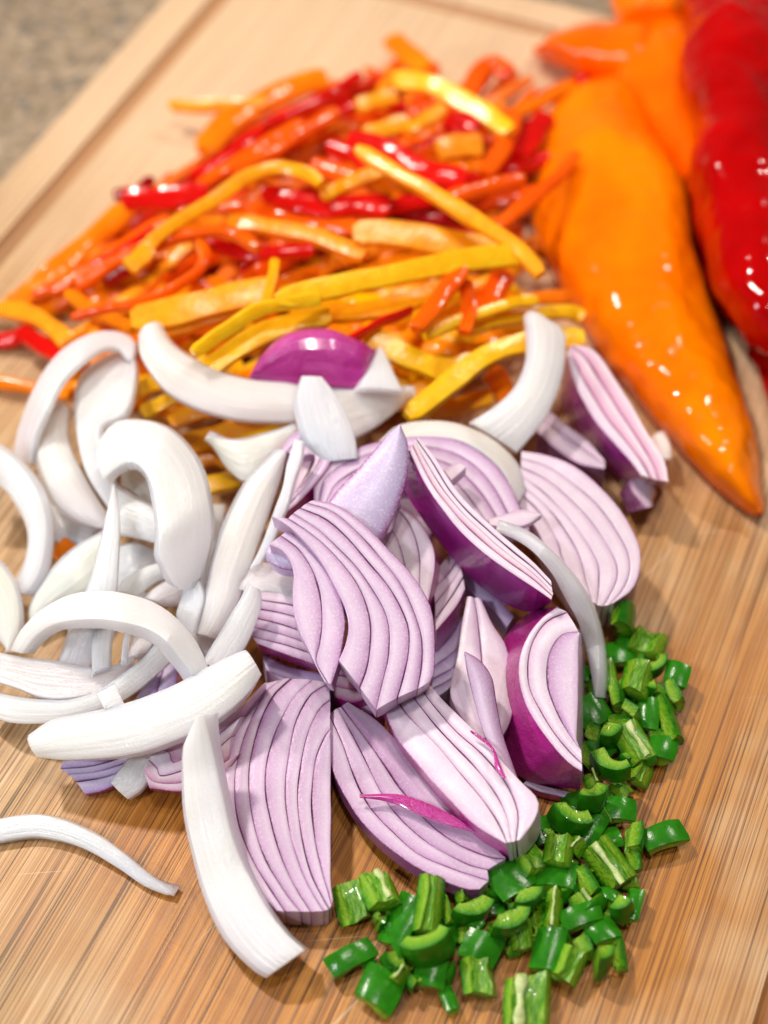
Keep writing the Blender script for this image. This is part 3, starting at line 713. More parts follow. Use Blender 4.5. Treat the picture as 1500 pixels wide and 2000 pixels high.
# pieces lying low in the pile, mostly covered
red('dark violet onion slice in deep shade, left below the fan slice', ['512,1276 560,1300 640,1318', '520,1310 570,1326 650,1335', '560,1335 610,1345 660,1350'], zp(.9), FL3, skin=SKINV, thick=.8)
red('faintly striped lilac onion slice in the gap between fan slice and pale blades', ['905,1200 880,1240 845,1275', '908,1240 885,1272 846,1302', '905,1275 885,1302 846,1325', '900,1300 880,1325 842,1345', '890,1330 870,1350 840,1370'], zp(.9), FL3, skin=SKINV, thick=.8)
red('striped onion slice wedged between the dark-rimmed slice and the purple wedge', ['908,1150 890,1185 852,1232', '904,1128 882,1165 850,1208', '900,1112 880,1142 850,1180', '893,1096 876,1120 848,1150', '880,1078 866,1096 846,1120'], zp(1.9), FL2, skin=SKINV, thick=.9)
red('small pinkish onion slice with a purple skin corner, in the middle between the three fans', ['655,1362 690,1372 722,1362', '650,1340 690,1348 718,1345', '646,1318 680,1322 706,1330', '650,1296 670,1300 692,1312'], zp(1.0), FLP, skin=SKIN, thick=.8)
red('dusky onion slice end seen just above the diagonal slice', ['664,1388 700,1398 752,1392', '668,1366 705,1372 745,1372', '680,1350 712,1352 738,1356'], zp(.7), FL, skin=SKINV, thick=.6)
red('shaded violet onion layer under the skin of the big purple wedge', ['898,1092 930,1130 970,1165 1005,1205', '905,1140 930,1165 960,1190 990,1225'], zp(1.3), FL3, skin=SKINV, thick=.5)
red('lilac striped onion slice showing under the broad white band', ['360,1362 345,1350 352,1290', '300,1392 310,1340 322,1300', '262,1370 280,1340 300,1310'], zp(1.0), FL3, skin=SKINV, thick=.8)
red('violet onion slice end with dark skin, farthest left of the red pile',
    ['168,1552 205,1544 245,1522 300,1500', '150,1528 200,1520 240,1506 290,1486', '134,1514 190,1508 245,1490 285,1474', '118,1502 170,1498 225,1484 280,1462', '122,1487 180,1478 230,1470 280,1450'],
    zp(.5, 0, -.4, 200, 1500), FL3, skin=SKIN, thick=.5, under=('172,1556 210,1548 250,1530 300,1508', '140,1495 190,1490 240,1480 280,1460'), zu=(0.02, 0.02))
red('long pink onion wedge with nested pointed rings at its end, under the white slice',
    ['292,1540 350,1546 400,1540 440,1512 470,1470', '281,1508 300,1528 350,1530 400,1515 445,1485', '290,1484 306,1500 318,1516 390,1490 450,1440', '305,1460 330,1470 340,1490 400,1455 470,1400', '330,1448 370,1438 420,1415 470,1380 520,1330'],
    zp(1.2, 0, -.5, 350, 1490), (FLP, FLP, FL2, FLP), skin=SKIN, thick=.9, under=('294,1545 350,1552 400,1548 445,1520 475,1480', '330,1470 370,1460 420,1440 470,1410 520,1370'), zu=(.05, .05))
red('glossy purple onion dome sitting on the yellow strips behind the white shards',
    ['488,740 500,712 530,680 570,659 615,652 665,660 710,678 734,694', '500,745 540,746 580,748 620,750 660,752 690,752 715,745 733,700'], zp(3.0), (SKIN,), skin=SKIN, thick=.6, bulge=.9, part='onion_skin', jit=0, taper=.35)

red('nested onion ring slice standing upright like a purple loop beside the long cream slice',
    ['546,884 567,853 593,838 627,833 650,840 658,855 653,880 640,913 620,940 587,977 548,1010', '560,884 578,864 600,852 624,848 640,852 646,862 640,884 626,912 608,938 578,972 552,1000', '572,886 586,872 604,864 620,861 632,863 634,874 630,892 616,916 598,940 574,966 554,990',
     '580,900 590,892 602,888 612,888 616,893 614,904 606,920 592,942 578,958 566,972 556,984'],
    zp(2.9, 0, -.25, 600, 900), (FL, FL, FL), skin=SKIN, thick=.8)
tag(shell('red_onion_slice', '596,892 584,905 572,930 556,975', '612,896 602,920 588,945 562,984', 2.7, 2.6, (FLP,) * 4, thick=.3), 'small pink onion core piece inside the upright purple loop', 'onion slice')
red('onion half ring with concentric purple arcs, behind the frosted blade and the purple wedge',
    ['613,975 617,930 645,903 690,878 740,863 800,853 870,855 920,872 965,905 995,945 1014,990 1036,1036', '622,982 632,940 662,912 705,892 750,879 805,871 862,877 904,893 942,922 970,960 992,1003 1012,1036',
     '636,986 652,950 684,925 722,907 765,897 808,890 853,898 890,914 922,942 948,974 970,1010 985,1036', '652,990 672,960 706,940 745,925 782,915 815,911 848,918 880,934 905,958 925,985 945,1012 958,1034',
     '672,990 700,972 728,955 758,943 788,936 815,934 840,940 865,955 885,975 902,996 918,1016 930,1034'],
    zp(2.7, 0, -.35, 800, 940), (FL, FL, FL, FL2), skin=SKINV, thick=.7)
tag(shell('red_onion_slice', '680,985 730,955 790,930 850,945 905,1000', '700,1040 750,1040 800,1040 860,1040 915,1035', 2.2, 1.6, (FL2,) * 4, thick=.5), 'plain lilac inner onion layer inside the half ring', 'onion slice')
tag(shell('red_onion_slice', '866,916 884,905 896,903', '882,938 900,922 910,912', 3.4, 3.4, (FL2, FL, FL, FL), thick=.3, n=10), 'tiny rod of onion lying on the half ring near the purple wedge', 'onion slice')
tag(shell('red_onion_slice', '952,1014 985,1003 1020,994 1057,1005', '958,1026 995,1031 1030,1025 1058,1007', 3.1, 3.1, (FL2, FL, FL, FL), thick=.12, n=12, bulge=.04), 'small leaf-shaped onion sliver lying above the draped white ribbon', 'onion slice')

red('wide fan of pale onion layers at the right rim of the red pile',
    ['1018,880 1068,888 1116,907 1160,940 1200,981 1231,1025 1250,1072 1250,1112 1236,1150 1200,1178', '1018,895 1068,910 1118,944 1166,985 1202,1033 1225,1077 1230,1116 1216,1152 1190,1182', '1018,912 1066,936 1118,979 1153,1016 1183,1059 1203,1098 1205,1130 1192,1160 1178,1184',
     '1018,929 1062,962 1102,1003 1136,1046 1158,1081 1169,1107 1170,1134 1168,1160 1166,1182', '1016,947 1052,975 1088,1014 1118,1059 1133,1090 1140,1115 1146,1140 1152,1160 1156,1176', '1012,962 1045,990 1070,1022 1090,1060 1098,1090 1112,1115 1126,1138 1138,1155 1146,1166',
     '1008,985 1030,1008 1048,1035 1060,1060 1072,1085 1088,1110 1104,1130 1120,1148 1132,1158'],
    zp(2.0, .05, -.28, 1150, 1020), FL2, skin=FL, thick=1.3, bulge=.05)
red('purple-skinned onion wedge lying next to the tip of the big orange pepper',
    ['1108,692 1118,735 1140,785 1165,825 1200,865 1235,905 1252,928', '1111,682 1128,720 1155,770 1182,813 1218,858 1252,902 1270,934', '1115,676 1142,698 1172,745 1203,795 1238,848 1270,900 1285,938', '1120,674 1158,682 1192,725 1227,780 1261,840 1298,900 1306,942'],
    zp(2.2, 0, -.3, 1180, 800), (FL2, FLP, FLP), skin=SKINV, under=('1101,716 1093,785 1116,828 1142,870 1178,910 1226,944', '1160,705 1190,730 1215,790 1245,850 1285,905 1300,955'), zu=([.9, .3, .1], [.9, .3, .1]), bulge=.06)
red('soft pale onion wedge half under the purple-skinned wedge by the orange pepper', ['1050,845 1090,880 1130,905 1180,916', '1058,820 1100,850 1140,878 1182,908', '1070,800 1105,828 1145,858 1178,895'], zp(1.3), FL2, skin=FL, thick=.8, bulge=.1)
tag(shell('red_onion_slice', '1228,940 1236,960 1262,992', '1268,935 1282,960 1268,990', .8, .5, (FL2, FL, FL, FL), thick=.5, n=12, bulge=.15), 'small curled onion flap under the lower end of the purple-skinned wedge', 'onion slice')
tag(shell('red_onion_slice', '1276,850 1292,870 1300,895', '1300,850 1308,875 1303,900', .8, .6, (WHITE_W,) * 4, thick=.4, n=12, bulge=.15), 'small cream onion bit squeezed between the purple-skinned wedge and the orange pepper', 'onion slice')

red('onion slice with a thick dark purple rim, between fan slice and large wedge',
    ['783,993 812,1013 836,1047 849,1080 849,1115 842,1150 834,1180', '780,997 800,1023 814,1060 820,1097 820,1135 822,1160 826,1182', '766,1033 780,1063 789,1097 795,1130 804,1155 815,1178', '745,1058 760,1080 772,1105 784,1135 796,1158 810,1178'],
    zp(2.7, 0, -.35, 800, 1080), FL2, skin=SKIN, under=('785,988 822,1018 852,1053 870,1095 873,1147 863,1190 846,1226', '750,1070 770,1090 785,1115 800,1150 815,1180 825,1205 835,1222'), zu=([1.8, .9, .5], .5))
o_ = red('large onion wedge with a broad band of glossy purple skin, top of the red pile',
    ['800,882 822,930 850,977 888,1026 935,1073 995,1117 1047,1151 1077,1172', '805,870 829,920 857,966 895,1012 941,1057 996,1100 1044,1134 1079,1165', '809,862 835,908 865,956 902,1001 946,1044 997,1086 1043,1122 1080,1158', '813,858 842,900 873,951 909,995 953,1036 999,1075 1042,1110 1078,1146', '818,855 849,895 882,945 917,988 960,1028 1001,1063 1041,1098 1076,1134'],
    zp(3.9, 0, -.42, 930, 1000), (FL2, FLP, FL2, FL2), skin=SKINV, under=('792,880 787,947 824,1014 860,1062 898,1109 942,1149 995,1184 1042,1197 1076,1180', '840,930 860,960 890,1010 930,1050 970,1085 1010,1120 1045,1150 1076,1172'), zu=([3.8, 2.6, 2.0, 1.4, 1.4], [3.4, 2.4, 1.8, 1.3, 1.3]), bulge=.02)
o_ = red('frosted bluish onion blade with a purple edge, standing upright behind the fan slice',
    ['784,834 797,870 796,920 784,967 768,1007 741,1058', '776,832 758,848 718,893 688,926 660,956 638,984'][::1], zp(4.4, 0, -.55, 740, 900), (FROST,), skin=SKINV, thick=.5, bulge=.16, jit=0)

red('onion slice with fine level stripes and a dark skin edge, left behind the fan slice',
    ['503,1257 530,1268 560,1278 622,1300', '492,1243 530,1253 565,1262 618,1280', '494,1224 530,1234 565,1244 612,1262', '498,1206 535,1215 570,1226 605,1240', '500,1188 535,1194 570,1203 595,1214', '506,1172 535,1176 570,1182 590,1190', '488,1158 530,1158 565,1163 588,1168', '466,1152 478,1112 515,1098 585,1120'],
    zp(2.0, 0, -.25, 540, 1200), (FL, FL, FL, FL, FL, FL2, WHITE_P), skin=SKIN, under=('508,1275 540,1285 570,1296 620,1312', '480,1150 515,1140 550,1145 590,1150'), zu=(.9, .5))
red('narrow pair of onion layers split off the left side of the fan slice',
    ['560,1038 590,1053 619,1080 645,1120 664,1163 674,1207 673,1240 663,1290 647,1336', '548,1046 582,1072 606,1105 620,1140 628,1180 629,1225 624,1262 618,1292 640,1334', '526,1064 556,1080 573,1115 572,1160 574,1200 588,1240 603,1270 618,1302 634,1332'],
    zp(3.3, 0, -.42, 610, 1180), FL, thick=.8, skin=MEMB, bulge=.05)
tag(shell('onion_root_end', '525,1064 545,1055 562,1062', '520,1094 545,1108 570,1112', 3.3, 3.1, (FROST, FL3, FL3, FL3), thick=.5, n=12, bulge=.15, wobble=.06), 'rough translucent onion root end, upper left of the split pair of layers', 'onion slice')
red('large fan-shaped onion slice with six curved layers, highest in the middle of the red pile',
    ['613,977 655,985 702,1015 749,1062 789,1102 819,1142 839,1177 847,1210 849,1263 847,1313 840,1330', '600,983 649,999 694,1036 734,1079 768,1120 794,1163 811,1203 824,1247 824,1297 816,1345', '587,993 635,1013 678,1050 718,1097 754,1140 781,1183 798,1227 799,1273 788,1323 777,1362',
     '573,1003 621,1033 661,1070 701,1113 731,1157 751,1193 761,1230 760,1280 749,1327 735,1386', '563,1013 608,1043 644,1073 678,1113 704,1153 721,1200 724,1247 718,1300 704,1342', '530,1008 563,1027 598,1062 628,1099 654,1147 674,1187 681,1223 676,1257 662,1289'],
    zp(3.6, 0, -.42, 720, 1160), FL, thick=.9, skin=MEMB, bulge=.05)

red('pale blades of onion standing between the root piece and the purple-rimmed wedge',
    ['940,1172 964,1223 990,1265 1005,1330 1000,1400 975,1450', '926,1168 934,1215 940,1270 945,1330 955,1390 960,1445', '912,1165 905,1205 895,1270 880,1350 900,1400 932,1442'], zp(1.7, 0, -.2, 940, 1300), FL2, skin=FL, thick=.6, bulge=.15)
red('single onion layer with a sharp tip leaning on the purple-rimmed wedge',
    ['908,1272 936,1289 960,1322 970,1375 984,1440 1012,1522', '906,1274 916,1326 931,1385 949,1443 970,1485 1006,1524'], zp(2.2, 0, -.6, 950, 1400), FL, skin=MEMB, thick=.3, bulge=.1)
red('thick onion half with glossy magenta rind and straight cut side, beside the chili',
    ['1085,1187 1055,1210 1030,1243 1015,1283 1013,1327 1026,1375 1052,1419 1085,1463 1114,1492 1136,1507', '1107,1196 1070,1212 1044,1245 1031,1289 1033,1341 1055,1388 1085,1436 1112,1468 1136,1491', '1130,1234 1099,1238 1076,1267 1068,1304 1071,1348 1088,1392 1107,1425 1122,1447 1134,1462', '1132,1240 1130,1262 1130,1300 1130,1333 1130,1370 1129,1400 1128,1425 1127,1445 1130,1456'],
    zp(2.3, 0, -.28, 1070, 1350), (FL2, FL2, FL), skin=SKIN, under=('1087,1183 1033,1196 997,1230 970,1275 959,1328 963,1387 978,1445 997,1497 1040,1530 1132,1542', '1140,1240 1142,1290 1142,1340 1142,1380 1142,1420 1140,1470 1140,1520'), zu=([1.6, 1.0, .5, .1], .1), bulge=.08)
red('pale top layer of the magenta-rind onion half', ['1098,1188 1072,1200 1052,1222 1040,1250', '1126,1200 1100,1208 1078,1225 1058,1252'], zp(2.62, 0, -.28, 1070, 1350), FL2, skin=FL, thick=.2) if False else None
red('flat sliver of dark onion skin under the lower end of the magenta-rind half', ['1020,1532 1060,1548 1100,1558', '1030,1524 1070,1535 1120,1548'], zp(.3), FL3, skin=SKIN, thick=.2)
red('onion piece with its root end on, layers converging to a pale stump',
    ['748,1385 775,1440 820,1500 867,1553 905,1592 942,1622 985,1646', '772,1365 800,1402 850,1452 900,1512 945,1566 973,1608 990,1646', '798,1348 822,1382 862,1430 920,1490 966,1548 990,1598 999,1645', '818,1340 846,1378 890,1428 946,1478 988,1530 1012,1588 1008,1642', '834,1330 868,1370 936,1436 972,1478 1012,1520 1046,1555 1051,1580 1040,1610 1016,1640'],
    zp(1.9, .15, -.15, 900, 1480), (FL2, FL2, FL2, FL2), skin=SKIN, thick=1.1, bulge=.06)
tag(shell('onion_skin_scrap', '918,1430 950,1452 975,1490 985,1520', '936,1440 962,1470 968,1500 984,1522', 2.25, 2.2, (SKIN,) * 4, thick=.05, n=16, bulge=.02, wobble=.05), 'torn scrap of magenta skin clinging to the root end onion piece', 'onion skin')
red('leaf-shaped onion slice lying diagonally, its split tips touching the green chili',
    ['632,1405 638,1458 654,1516 689,1581 736,1637 797,1684 857,1717 909,1738 936,1738', '643,1395 666,1446 689,1511 722,1577 769,1628 820,1670 885,1698 930,1712 955,1720', '659,1383 689,1437 717,1493 745,1549 787,1605 843,1651 904,1684 935,1694 952,1698', '667,1380 712,1440 755,1502 791,1553 834,1604 890,1647 937,1668 965,1676 988,1677', '680,1371 736,1406 783,1455 834,1511 876,1567 927,1619 958,1648 975,1662 985,1673'],
    zp(1.0, 0, -.05, 800, 1550), FL, thick=.45, skin=MEMB, bulge=.05)
tag(shell('onion_skin_scrap', '703,1555 773,1550 843,1571 904,1604 928,1622', '703,1558 765,1568 832,1596 892,1618 927,1626', 1.32, 1.26, (SKIN, FLP, FLP, FLP), thick=.05, n=18, bulge=.03), 'thin pink crescent of skin lying on the diagonal leaf-shaped onion slice', 'onion skin')
red('half-moon onion slice with a straight right side, lying flat on the board in front',
    ['512,1337 479,1376 456,1437 440,1493 435,1549 442,1605 465,1670 498,1731 540,1778', '552,1327 517,1353 489,1409 468,1465 458,1530 465,1605 493,1679 526,1735 556,1780', '568,1326 531,1362 503,1423 489,1483 486,1544 496,1614 521,1684 554,1740 586,1781', '610,1327 573,1362 537,1432 520,1493 519,1553 531,1614 551,1679 578,1735 607,1781',
     '643,1334 606,1357 578,1409 562,1483 557,1549 564,1619 583,1684 610,1745 632,1779', '645,1366 622,1385 602,1430 588,1490 581,1555 588,1630 605,1700 628,1750 643,1776', '645,1424 632,1442 615,1490 608,1560 614,1635 630,1705 642,1745 648,1768', '645,1430 646,1470 646,1520 646,1570 646,1640 646,1690 647,1730 649,1752'],
    zp(1.1, 0, -.1, 550, 1550), FL, thick=1.0, skin=SKIN, bulge=.05)

# ------------------------------------------------------------------ diced green chili
random.seed(23)
def loc_frame(mode, rot, tilt, tx):
    base = {'skin': Matrix.Identity(3), 'flesh': Matrix.Rotation(math.pi, 3, 'Y'), 'end': Matrix.Rotation(math.pi / 2, 3, 'X'), 'side': Matrix.Rotation(math.radians(80), 3, 'Y')}[mode]
    return Matrix.Rotation(rot, 3, 'Z') @ Matrix.Rotation(tilt, 3, 'X') @ Matrix.Rotation(tx, 3, 'Y') @ base
def chili(px, py, w_, l_, mode, rot, z, lab, span=None, R=None, t=None, rib=False, tilt=None, ty=None, group=None):
    sp = math.radians(span or {'skin': 62, 'flesh': 70, 'end': 105, 'side': 70}[mode])
    scale = FPX / np.dot(P(px, py, z + .4) - EYE, FW)
    w_, l_ = w_ / scale, l_ / scale
    t = t or random.uniform(.26, .40)
    R = R or w_ / (2 * math.sin(sp / 2))
    seed = random.random() * 40
    nphi, ny, nr = 12, 5, 4
    ph = np.linspace(-sp / 2, sp / 2, nphi); vv = []; fc = []; mi = []; uv = []
    skew = random.uniform(-.22, .22); tw = random.uniform(-.15, .15)
    ring = []
    ys = np.linspace(-.5, .5, ny); rs = np.linspace(0, 1, nr)
    for y in ys: ring.append((0, y, 0))
    for r in rs[1:]: ring.append((r, .5, 1))
    for y in ys[::-1][1:]: ring.append((1, y, 2))
    for r in rs[::-1][1:-1]: ring.append((r, -.5, 3))
    K = len(ring)
    for i, a in enumerate(ph):
        for r, y, s in ring:
            rr = R - t * r * (1 + .12 * math.sin(3 * a + seed)); e = .025 if (r in (0, 1) and abs(y) == .5) else 0
            rr -= e if r == 0 else -e
            yy = y * l_ * (1 + tw * a) + skew * rr * math.sin(a)
            p = np.array((rr * math.sin(a), yy, rr * math.cos(a) - R + t / 2))
            amp = .02 if r == 0 else .08 if r == 1 else .05
            vv.append(wob(p, 2.6, amp, seed))
    for i in range(nphi - 1):
        for k in range(K):
            k2 = (k + 1) % K
            fc.append((i * K + k, i * K + k2, (i + 1) * K + k2, (i + 1) * K + k))
            a_, b_ = ring[k], ring[k2]
            kind = 0 if a_[0] == 0 and b_[0] == 0 else 2 if a_[0] == 1 and b_[0] == 1 else 1
            mi.append(kind)
            v0, v1 = i / (nphi - 1), (i + 1) / (nphi - 1)
            if kind == 1: uv.append(((a_[0], v0), (b_[0], v0), (b_[0], v1), (a_[0], v1)))
            else: uv.append(((a_[1], v0), (b_[1], v0), (b_[1], v1), (a_[1], v1)))
    idx = {(r, round(y, 3)): k for k, (r, y, s) in enumerate(ring)}
    for i in (0, nphi - 1):                       # radial end faces, three bands deep
        lo = [0] * 0
        outer = list(range(ny)); inner = list(range(ny + nr - 2, ny + nr - 2 + ny))[::-1]
        for k in range(ny - 1):
            f = (i * K + outer[k], i * K + outer[k + 1], i * K + inner[k + 1], i * K + inner[k]); fc.append(f); mi.append(1)
            uv.append(((0, k / 4), (0, (k + 1) / 4), (1, (k + 1) / 4), (1, k / 4)))
        s1 = [outer[-1]] + list(range(ny, ny + nr - 2)) + [inner[-1]]
        s0 = [outer[0]] + list(range(K - 1, K - nr + 1, -1)) + [inner[0]]
        fc.append(tuple(i * K + q for q in s1)); mi.append(1); uv.append(tuple((ring[q][0], 1) for q in s1))
        fc.append(tuple(i * K + q for q in s0)); mi.append(1); uv.append(tuple((ring[q][0], 0) for q in s0))
    vv = np.array(vv)
    tilt = random.uniform(-.25, .25) if tilt is None else tilt; ty = random.uniform(-.25, .25) if ty is None else ty
    M = np.array(loc_frame(mode, rot, tilt, ty))
    ctr = vv.mean(0)
    W = (vv - ctr) @ M.T
    h = W[:, 2].max() - W[:, 2].min()
    g = P(px, py, z + h * .55)
    W = W + np.array([g[0], g[1], 0]); W[:, 2] += z - W[:, 2].min() + .01
    # recentre so the middle of the piece stands where the photograph has it
    g2 = P(px, py, (W[:, 2].max() + W[:, 2].min()) / 2); W[:, :2] += g2[:2] - W[:, :2].mean(0)
    rname = 'chili_piece'
    parent = None
    if rib:
        parent = thing(rname, (g2[0], g2[1], z)); rname = 'chili_wall'
    o = mesh_obj(rname, W, fc, mi, uv, (GSK, GCUT, GIN), parent)
    import bmesh
    bm = bmesh.new(); bm.from_mesh(o.data); bmesh.ops.recalc_face_normals(bm, faces=bm.faces); bm.to_mesh(o.data); bm.free()
    o.data.set_sharp_from_angle(angle=math.radians(40))
    if rib:
        rv = []; rf = []; n = 8
        a0 = random.uniform(-.25, .25) * sp
        for j in range(n):
            y = (-.48 + .96 * j / (n - 1)) * l_
            for q in range(8):
                an = q / 8 * 2 * math.pi
                rr = R - t - .06 - .07 * math.sin(an); x = a0 + .13 * math.cos(an) / R * (1.2 + .4 * math.sin(j * 1.3))
                p = np.array((rr * math.sin(x * 1.2), y + skew * rr * math.sin(x), rr * math.cos(x * 1.2) - R + t / 2))
                rv.append(wob(p, 3.5, .05, seed))
        for j in range(n - 1):
            for q in range(8): rf.append((j * 8 + q, j * 8 + (q + 1) % 8, (j + 1) * 8 + (q + 1) % 8, (j + 1) * 8 + q))
        rf += [tuple(range(8)), tuple((n - 1) * 8 + q for q in range(8))]
        RW = (np.array(rv) - ctr) @ M.T
        WW = (vv - ctr) @ M.T
        RW = RW + (W.mean(0) - WW.mean(0))
        mesh_obj('pale_rib', RW, rf, [0] * len(rf), [((0, 0),) * len(f) for f in rf], (GRIB,), parent)
        o = parent
    return tag(o, lab, 'chili piece', group)
CH = '''1218,1208|108|52|side|-.2|.1|long ridged green chili piece nearest the wide pale onion fan|90
1262,1256|78|50|flesh|-.4|.1|flat green chili piece with a pale cut face, second from the top of the heap
1205,1282|90|45|skin|.1|.1|dark green skin-up chili piece behind the top pale onion ribbon
1188,1322|45|62|flesh|.1|.4|narrow upright chili piece touching the right side of the onion ribbon
1245,1325|60|66|flesh|-.3|.5|square chili piece lit from above, in the upper part of the heap
1278,1302|70|34|end|.6|.3|ragged bright green chili piece leaning on the square lit one
1322,1320|50|46|skin|-.3|.3|dark glossy chili piece with a white highlight at the right rim of the heap
1318,1358|52|42|side|.3|.1|rough pulpy chili piece directly below the one with the white highlight
1205,1366|66|36|side|.1|.2|thin pulpy chili shred right of the onion ribbon's tip
1156,1392|68|60|skin|.5|.3|large dark skin-up chili piece touching the magenta-rind onion
1140,1322|30|40|skin|.1|.0|small green chili piece half hidden between onion ribbon and onion half
1232,1392|58|32|side|.9|.3|slim chili piece leaning up to the right in the middle of the column
1266,1398|42|62|skin|-.1|.1|dark shaded chili piece standing behind the slim one
1306,1408|52|84|side|.2|.1|tall pulpy chili piece at the right rim of the heap
1192,1436|56|58|end|.5|.2|arched chili piece left of the pale-bellied one
1240,1450|66|74|flesh|.5|.3|plump chili piece with a pale belly, middle of the right column|rib
1292,1466|58|48|skin|-.3|.1|smooth dark green square chili piece at the right rim below the tall pulpy one
1250,1508|52|44|flesh|-.4|.1|small striped chili cube at the right rim below the smooth square
1192,1500|90|50|end|-.5|.4|large arched chili piece with beaded juice, in the middle of the heap
1148,1478|42|48|side|.3|.1|pulpy chili bit tucked against the magenta-rind onion
1160,1524|36|30|flesh|.2|.6|small whitish green chili flake on the arched pieces|rib
1156,1560|72|48|end|.4|.5|bright arched chili piece above the long dark skin piece
1204,1582|80|44|skin|-.05|.2|wide dark skin-up chili piece standing apart on the right, with a small glint
1112,1602|90|52|end|-.4|.4|wide arched chili piece just right of the onion root end
1152,1626|46|70|skin|-.6|.2|dark shaded chili piece under the wide arched one
1241,1640|56|52|side|-.2|.1|blocky chili piece in front of the long leaf-like one at the right
1296,1634|94|44|skin|.35|.1|long leaf-like green chili piece pointing out to the right on bare board
1030,1668|66|76|flesh|.55|.4|striated dark green chili block right of the onion tips
1091,1660|60|56|flesh|-.2|.7|lumpy chili piece with an angular lower edge, on top of its neighbours
1126,1650|42|26|flesh|-.7|.5|pale whitish chili corner between two green pieces|rib
1190,1686|72|88|flesh|.6|.3|big square chili piece with a pale patch at its lower corner|rib
1238,1682|38|36|side|.1|.1|small pulpy chili bit behind the big square piece
1232,1722|42|24|flesh|.1|.0|thin chili scrap lying on the board right of the big square piece
1000,1716|100|66|skin|.6|.3|large dark skin-up chili piece under the split tips of the diagonal onion slice
1088,1715|80|58|skin|-.3|.2|dark skin-up chili piece in the shade of the lumpy one
1146,1722|50|50|side|.5|.3|ragged green chili piece left below the big square one
1137,1756|52|26|flesh|.5|.3|pale green sliver of chili rib in the middle of the lower heap|rib
1028,1758|70|44|end|.5|.4|dark beaded arched chili piece above the bright arched one
996,1800|92|54|end|.5|.6|bright arched chili piece in the middle of the lower heap
1020,1828|54|54|flesh|.1|.2|striped chili piece below the bright arch
1080,1776|38|78|flesh|-.15|.4|upright chili piece with a wide whitish rib|rib
1134,1792|86|40|skin|.15|.2|long smooth green chili piece lying beside the whitish rib
1160,1768|44|48|side|-.8|.3|crinkled pulpy chili edge above the long smooth piece
1055,1790|30|40|side|.1|.2|tiny green chili crumb left of the whitish rib piece
1214,1774|50|56|end|.1|.2|round backed chili piece at the right rim, low down
1240,1772|34|62|skin|-.3|.1|dark upright chili piece against the round backed one
1174,1820|62|48|skin|.5|.2|dark chili piece with a bright white glint near the bottom right
1176,1876|54|64|end|.9|.2|hook-shaped chili piece near the bottom right
1210,1862|34|64|side|.1|.1|upright pulpy slab of chili beside the hook-shaped piece
1072,1856|62|78|skin|-.3|.2|dark cup-like chili piece behind the striated square
1112,1882|64|62|flesh|-.45|.3|striated square chili piece leaning on the dark cup
1030,1956|96|96|flesh|-.1|.2|biggest chili block with a whitish rib, cut by the bottom of the photo|rib
690,1762|74|70|flesh|.25|.2|leftmost striated chili block beside the foot of the half-moon onion slice
742,1740|76|68|flesh|.35|.4|striated chili block with a pale top, second from the left|rib
788,1800|64|96|skin|-.5|.1|tall dark skin-up chili piece behind the bright standing one
838,1764|56|104|flesh|-.15|.7|bright tall chili piece standing upright under the diagonal onion slice
872,1772|28|56|flesh|.3|.5|pale edged chili bit right of the tall bright piece
785,1842|50|80|skin|.4|.1|dark curved chili piece left of the wide bright arch
836,1850|112|60|end|.1|.4|wide bright saddle-shaped chili piece at the lower left of the heap
920,1782|94|54|end|.3|.2|beaded curved chili piece between the tall bright piece and the dark large one
903,1742|30|34|flesh|.1|.5|stubby pale chili end just under the onion tips
940,1852|80|58|skin|-.5|.2|smooth rounded chili piece in the lower middle of the heap
908,1822|40|40|side|.1|.1|dark chili bit in the gap above the smooth rounded piece
685,1872|104|40|skin|.62|.1|flat bright green chili plank with tiny white glints, alone at the left
768,1878|54|50|end|-.5|.2|dark curved chili piece above the two-toned block
778,1904|40|30|flesh|-.7|.3|pale chili rib sticking up from the two-toned block|rib
742,1932|88|70|skin|-.4|.1|two-toned chili block at the lower left corner of the heap
842,1900|66|58|skin|-.2|.1|dark chili block below the wide saddle-shaped piece
936,1908|72|66|flesh|.1|.1|wedge-shaped chili piece standing alone near the bottom, wet on top
872,1946|32|70|skin|.3|.0|narrow dim chili piece lying near the bottom edge
1222,1228|40|30|side|.3|.0|small dark green chili crumb behind the long ridged piece
1230,1355|50|40|skin|.2|.0|dark chili piece in the gap under the square lit one
1175,1460|50|50|skin|.4|.0|shaded chili piece deep in the gap beside the magenta-rind onion
1125,1575|50|50|skin|.4|.0|shaded chili piece deep in the gap right of the onion root
1060,1625|50|50|skin|.4|.0|shaded chili piece beside the pale onion stump
1060,1745|60|50|skin|.4|.0|shaded chili piece deep in the middle of the lower heap
960,1765|50|50|skin|.1|.0|shaded chili piece under the beaded curved one
870,1825|60|50|skin|.6|.0|shaded chili piece in the gap left of the smooth rounded one'''
for ln in CH.split('\n'):
    f = ln.split('|'); px, py = map(float, f[0].split(','))
    ex = f[7] if len(f) > 7 else ''
    chili(px, py, float(f[1]) * .97, float(f[2]) * 1.08, f[3], float(f[4]), float(f[5]), f[6], rib=(ex == 'rib'), span=float(ex) if ex and ex != 'rib' else None)
NEAR = [(1250, 1240, 'at the top of the chili column'), (1200, 1345, "by the onion ribbon's tip"), (1290, 1390, 'at the right rim of the column'), (1190, 1480, 'beside the magenta-rind onion'),
        (1180, 1600, 'near the wide dark skin piece'), (1060, 1690, 'by the onion tips'), (1160, 1760, 'left of the round backed piece'), (1030, 1800, 'by the bright arch'),
        (900, 1840, 'in the lower middle of the heap'), (760, 1830, 'in the lower left of the heap'), (1110, 1840, 'above the striated square')]
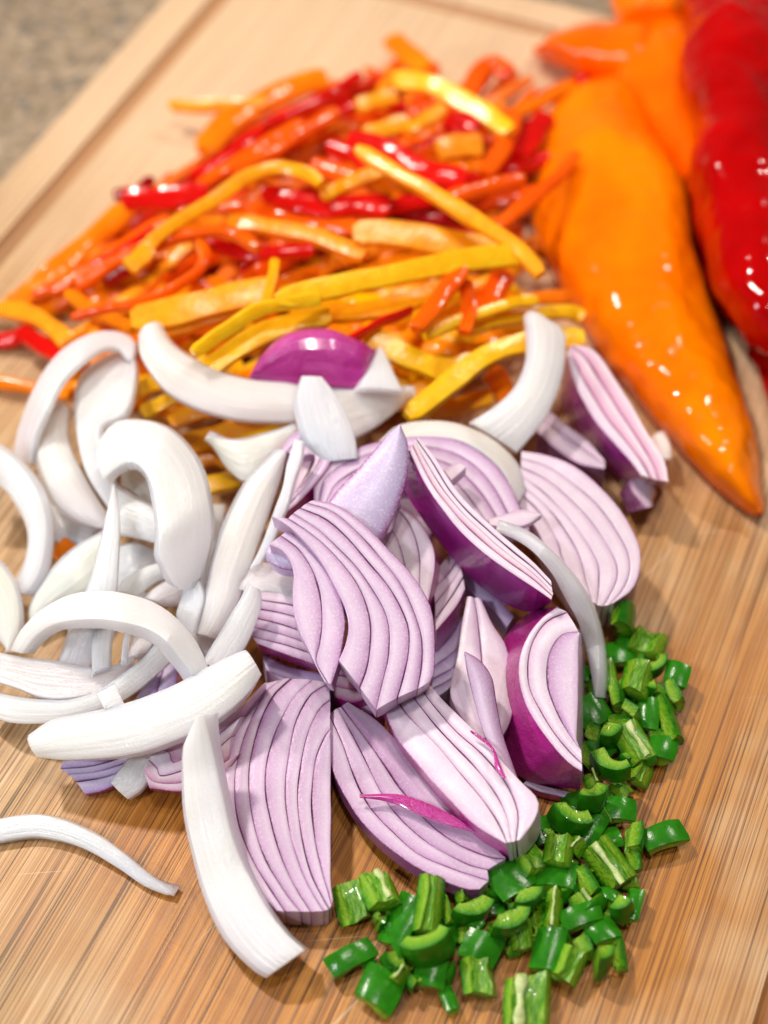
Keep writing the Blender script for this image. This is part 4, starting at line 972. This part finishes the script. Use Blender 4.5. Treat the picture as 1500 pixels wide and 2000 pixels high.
for px, py in pts('1215,1262 1180,1300 1262,1345 1225,1340 1292,1350 1170,1345 1210,1410 1246,1415 1220,1480 1265,1480 1170,1490 1215,1540 1180,1590 1135,1590 1150,1605 1075,1630 1055,1700 1110,1690 1165,1710 1120,1730 1060,1770 1190,1795 1150,1830 1100,1830 1050,1840 965,1745 970,1830 905,1760 870,1855 820,1810 800,1880 740,1800 870,1900 1010,1770 1095,1650 1195,1640 1245,1285 1300,1365 1285,1435 1160,1430 1230,1480 1210,1545 1175,1560 1140,1615 1070,1690 1020,1710 1100,1745 1190,1755 1140,1850 1090,1900 1000,1850 930,1810 850,1810 760,1770 810,1920 720,1880'):
    near = min(NEAR, key=lambda q: (q[0] - px) ** 2 + (q[1] - py) ** 2)[2]
    chili(px, py, random.uniform(26, 46), random.uniform(24, 44), random.choice(['side', 'side', 'flesh', 'skin', 'end']), random.uniform(-1.5, 1.5), random.uniform(0, .25),
          'small green chili crumb tucked between bigger pieces ' + near, group='small chili crumbs ' + near)
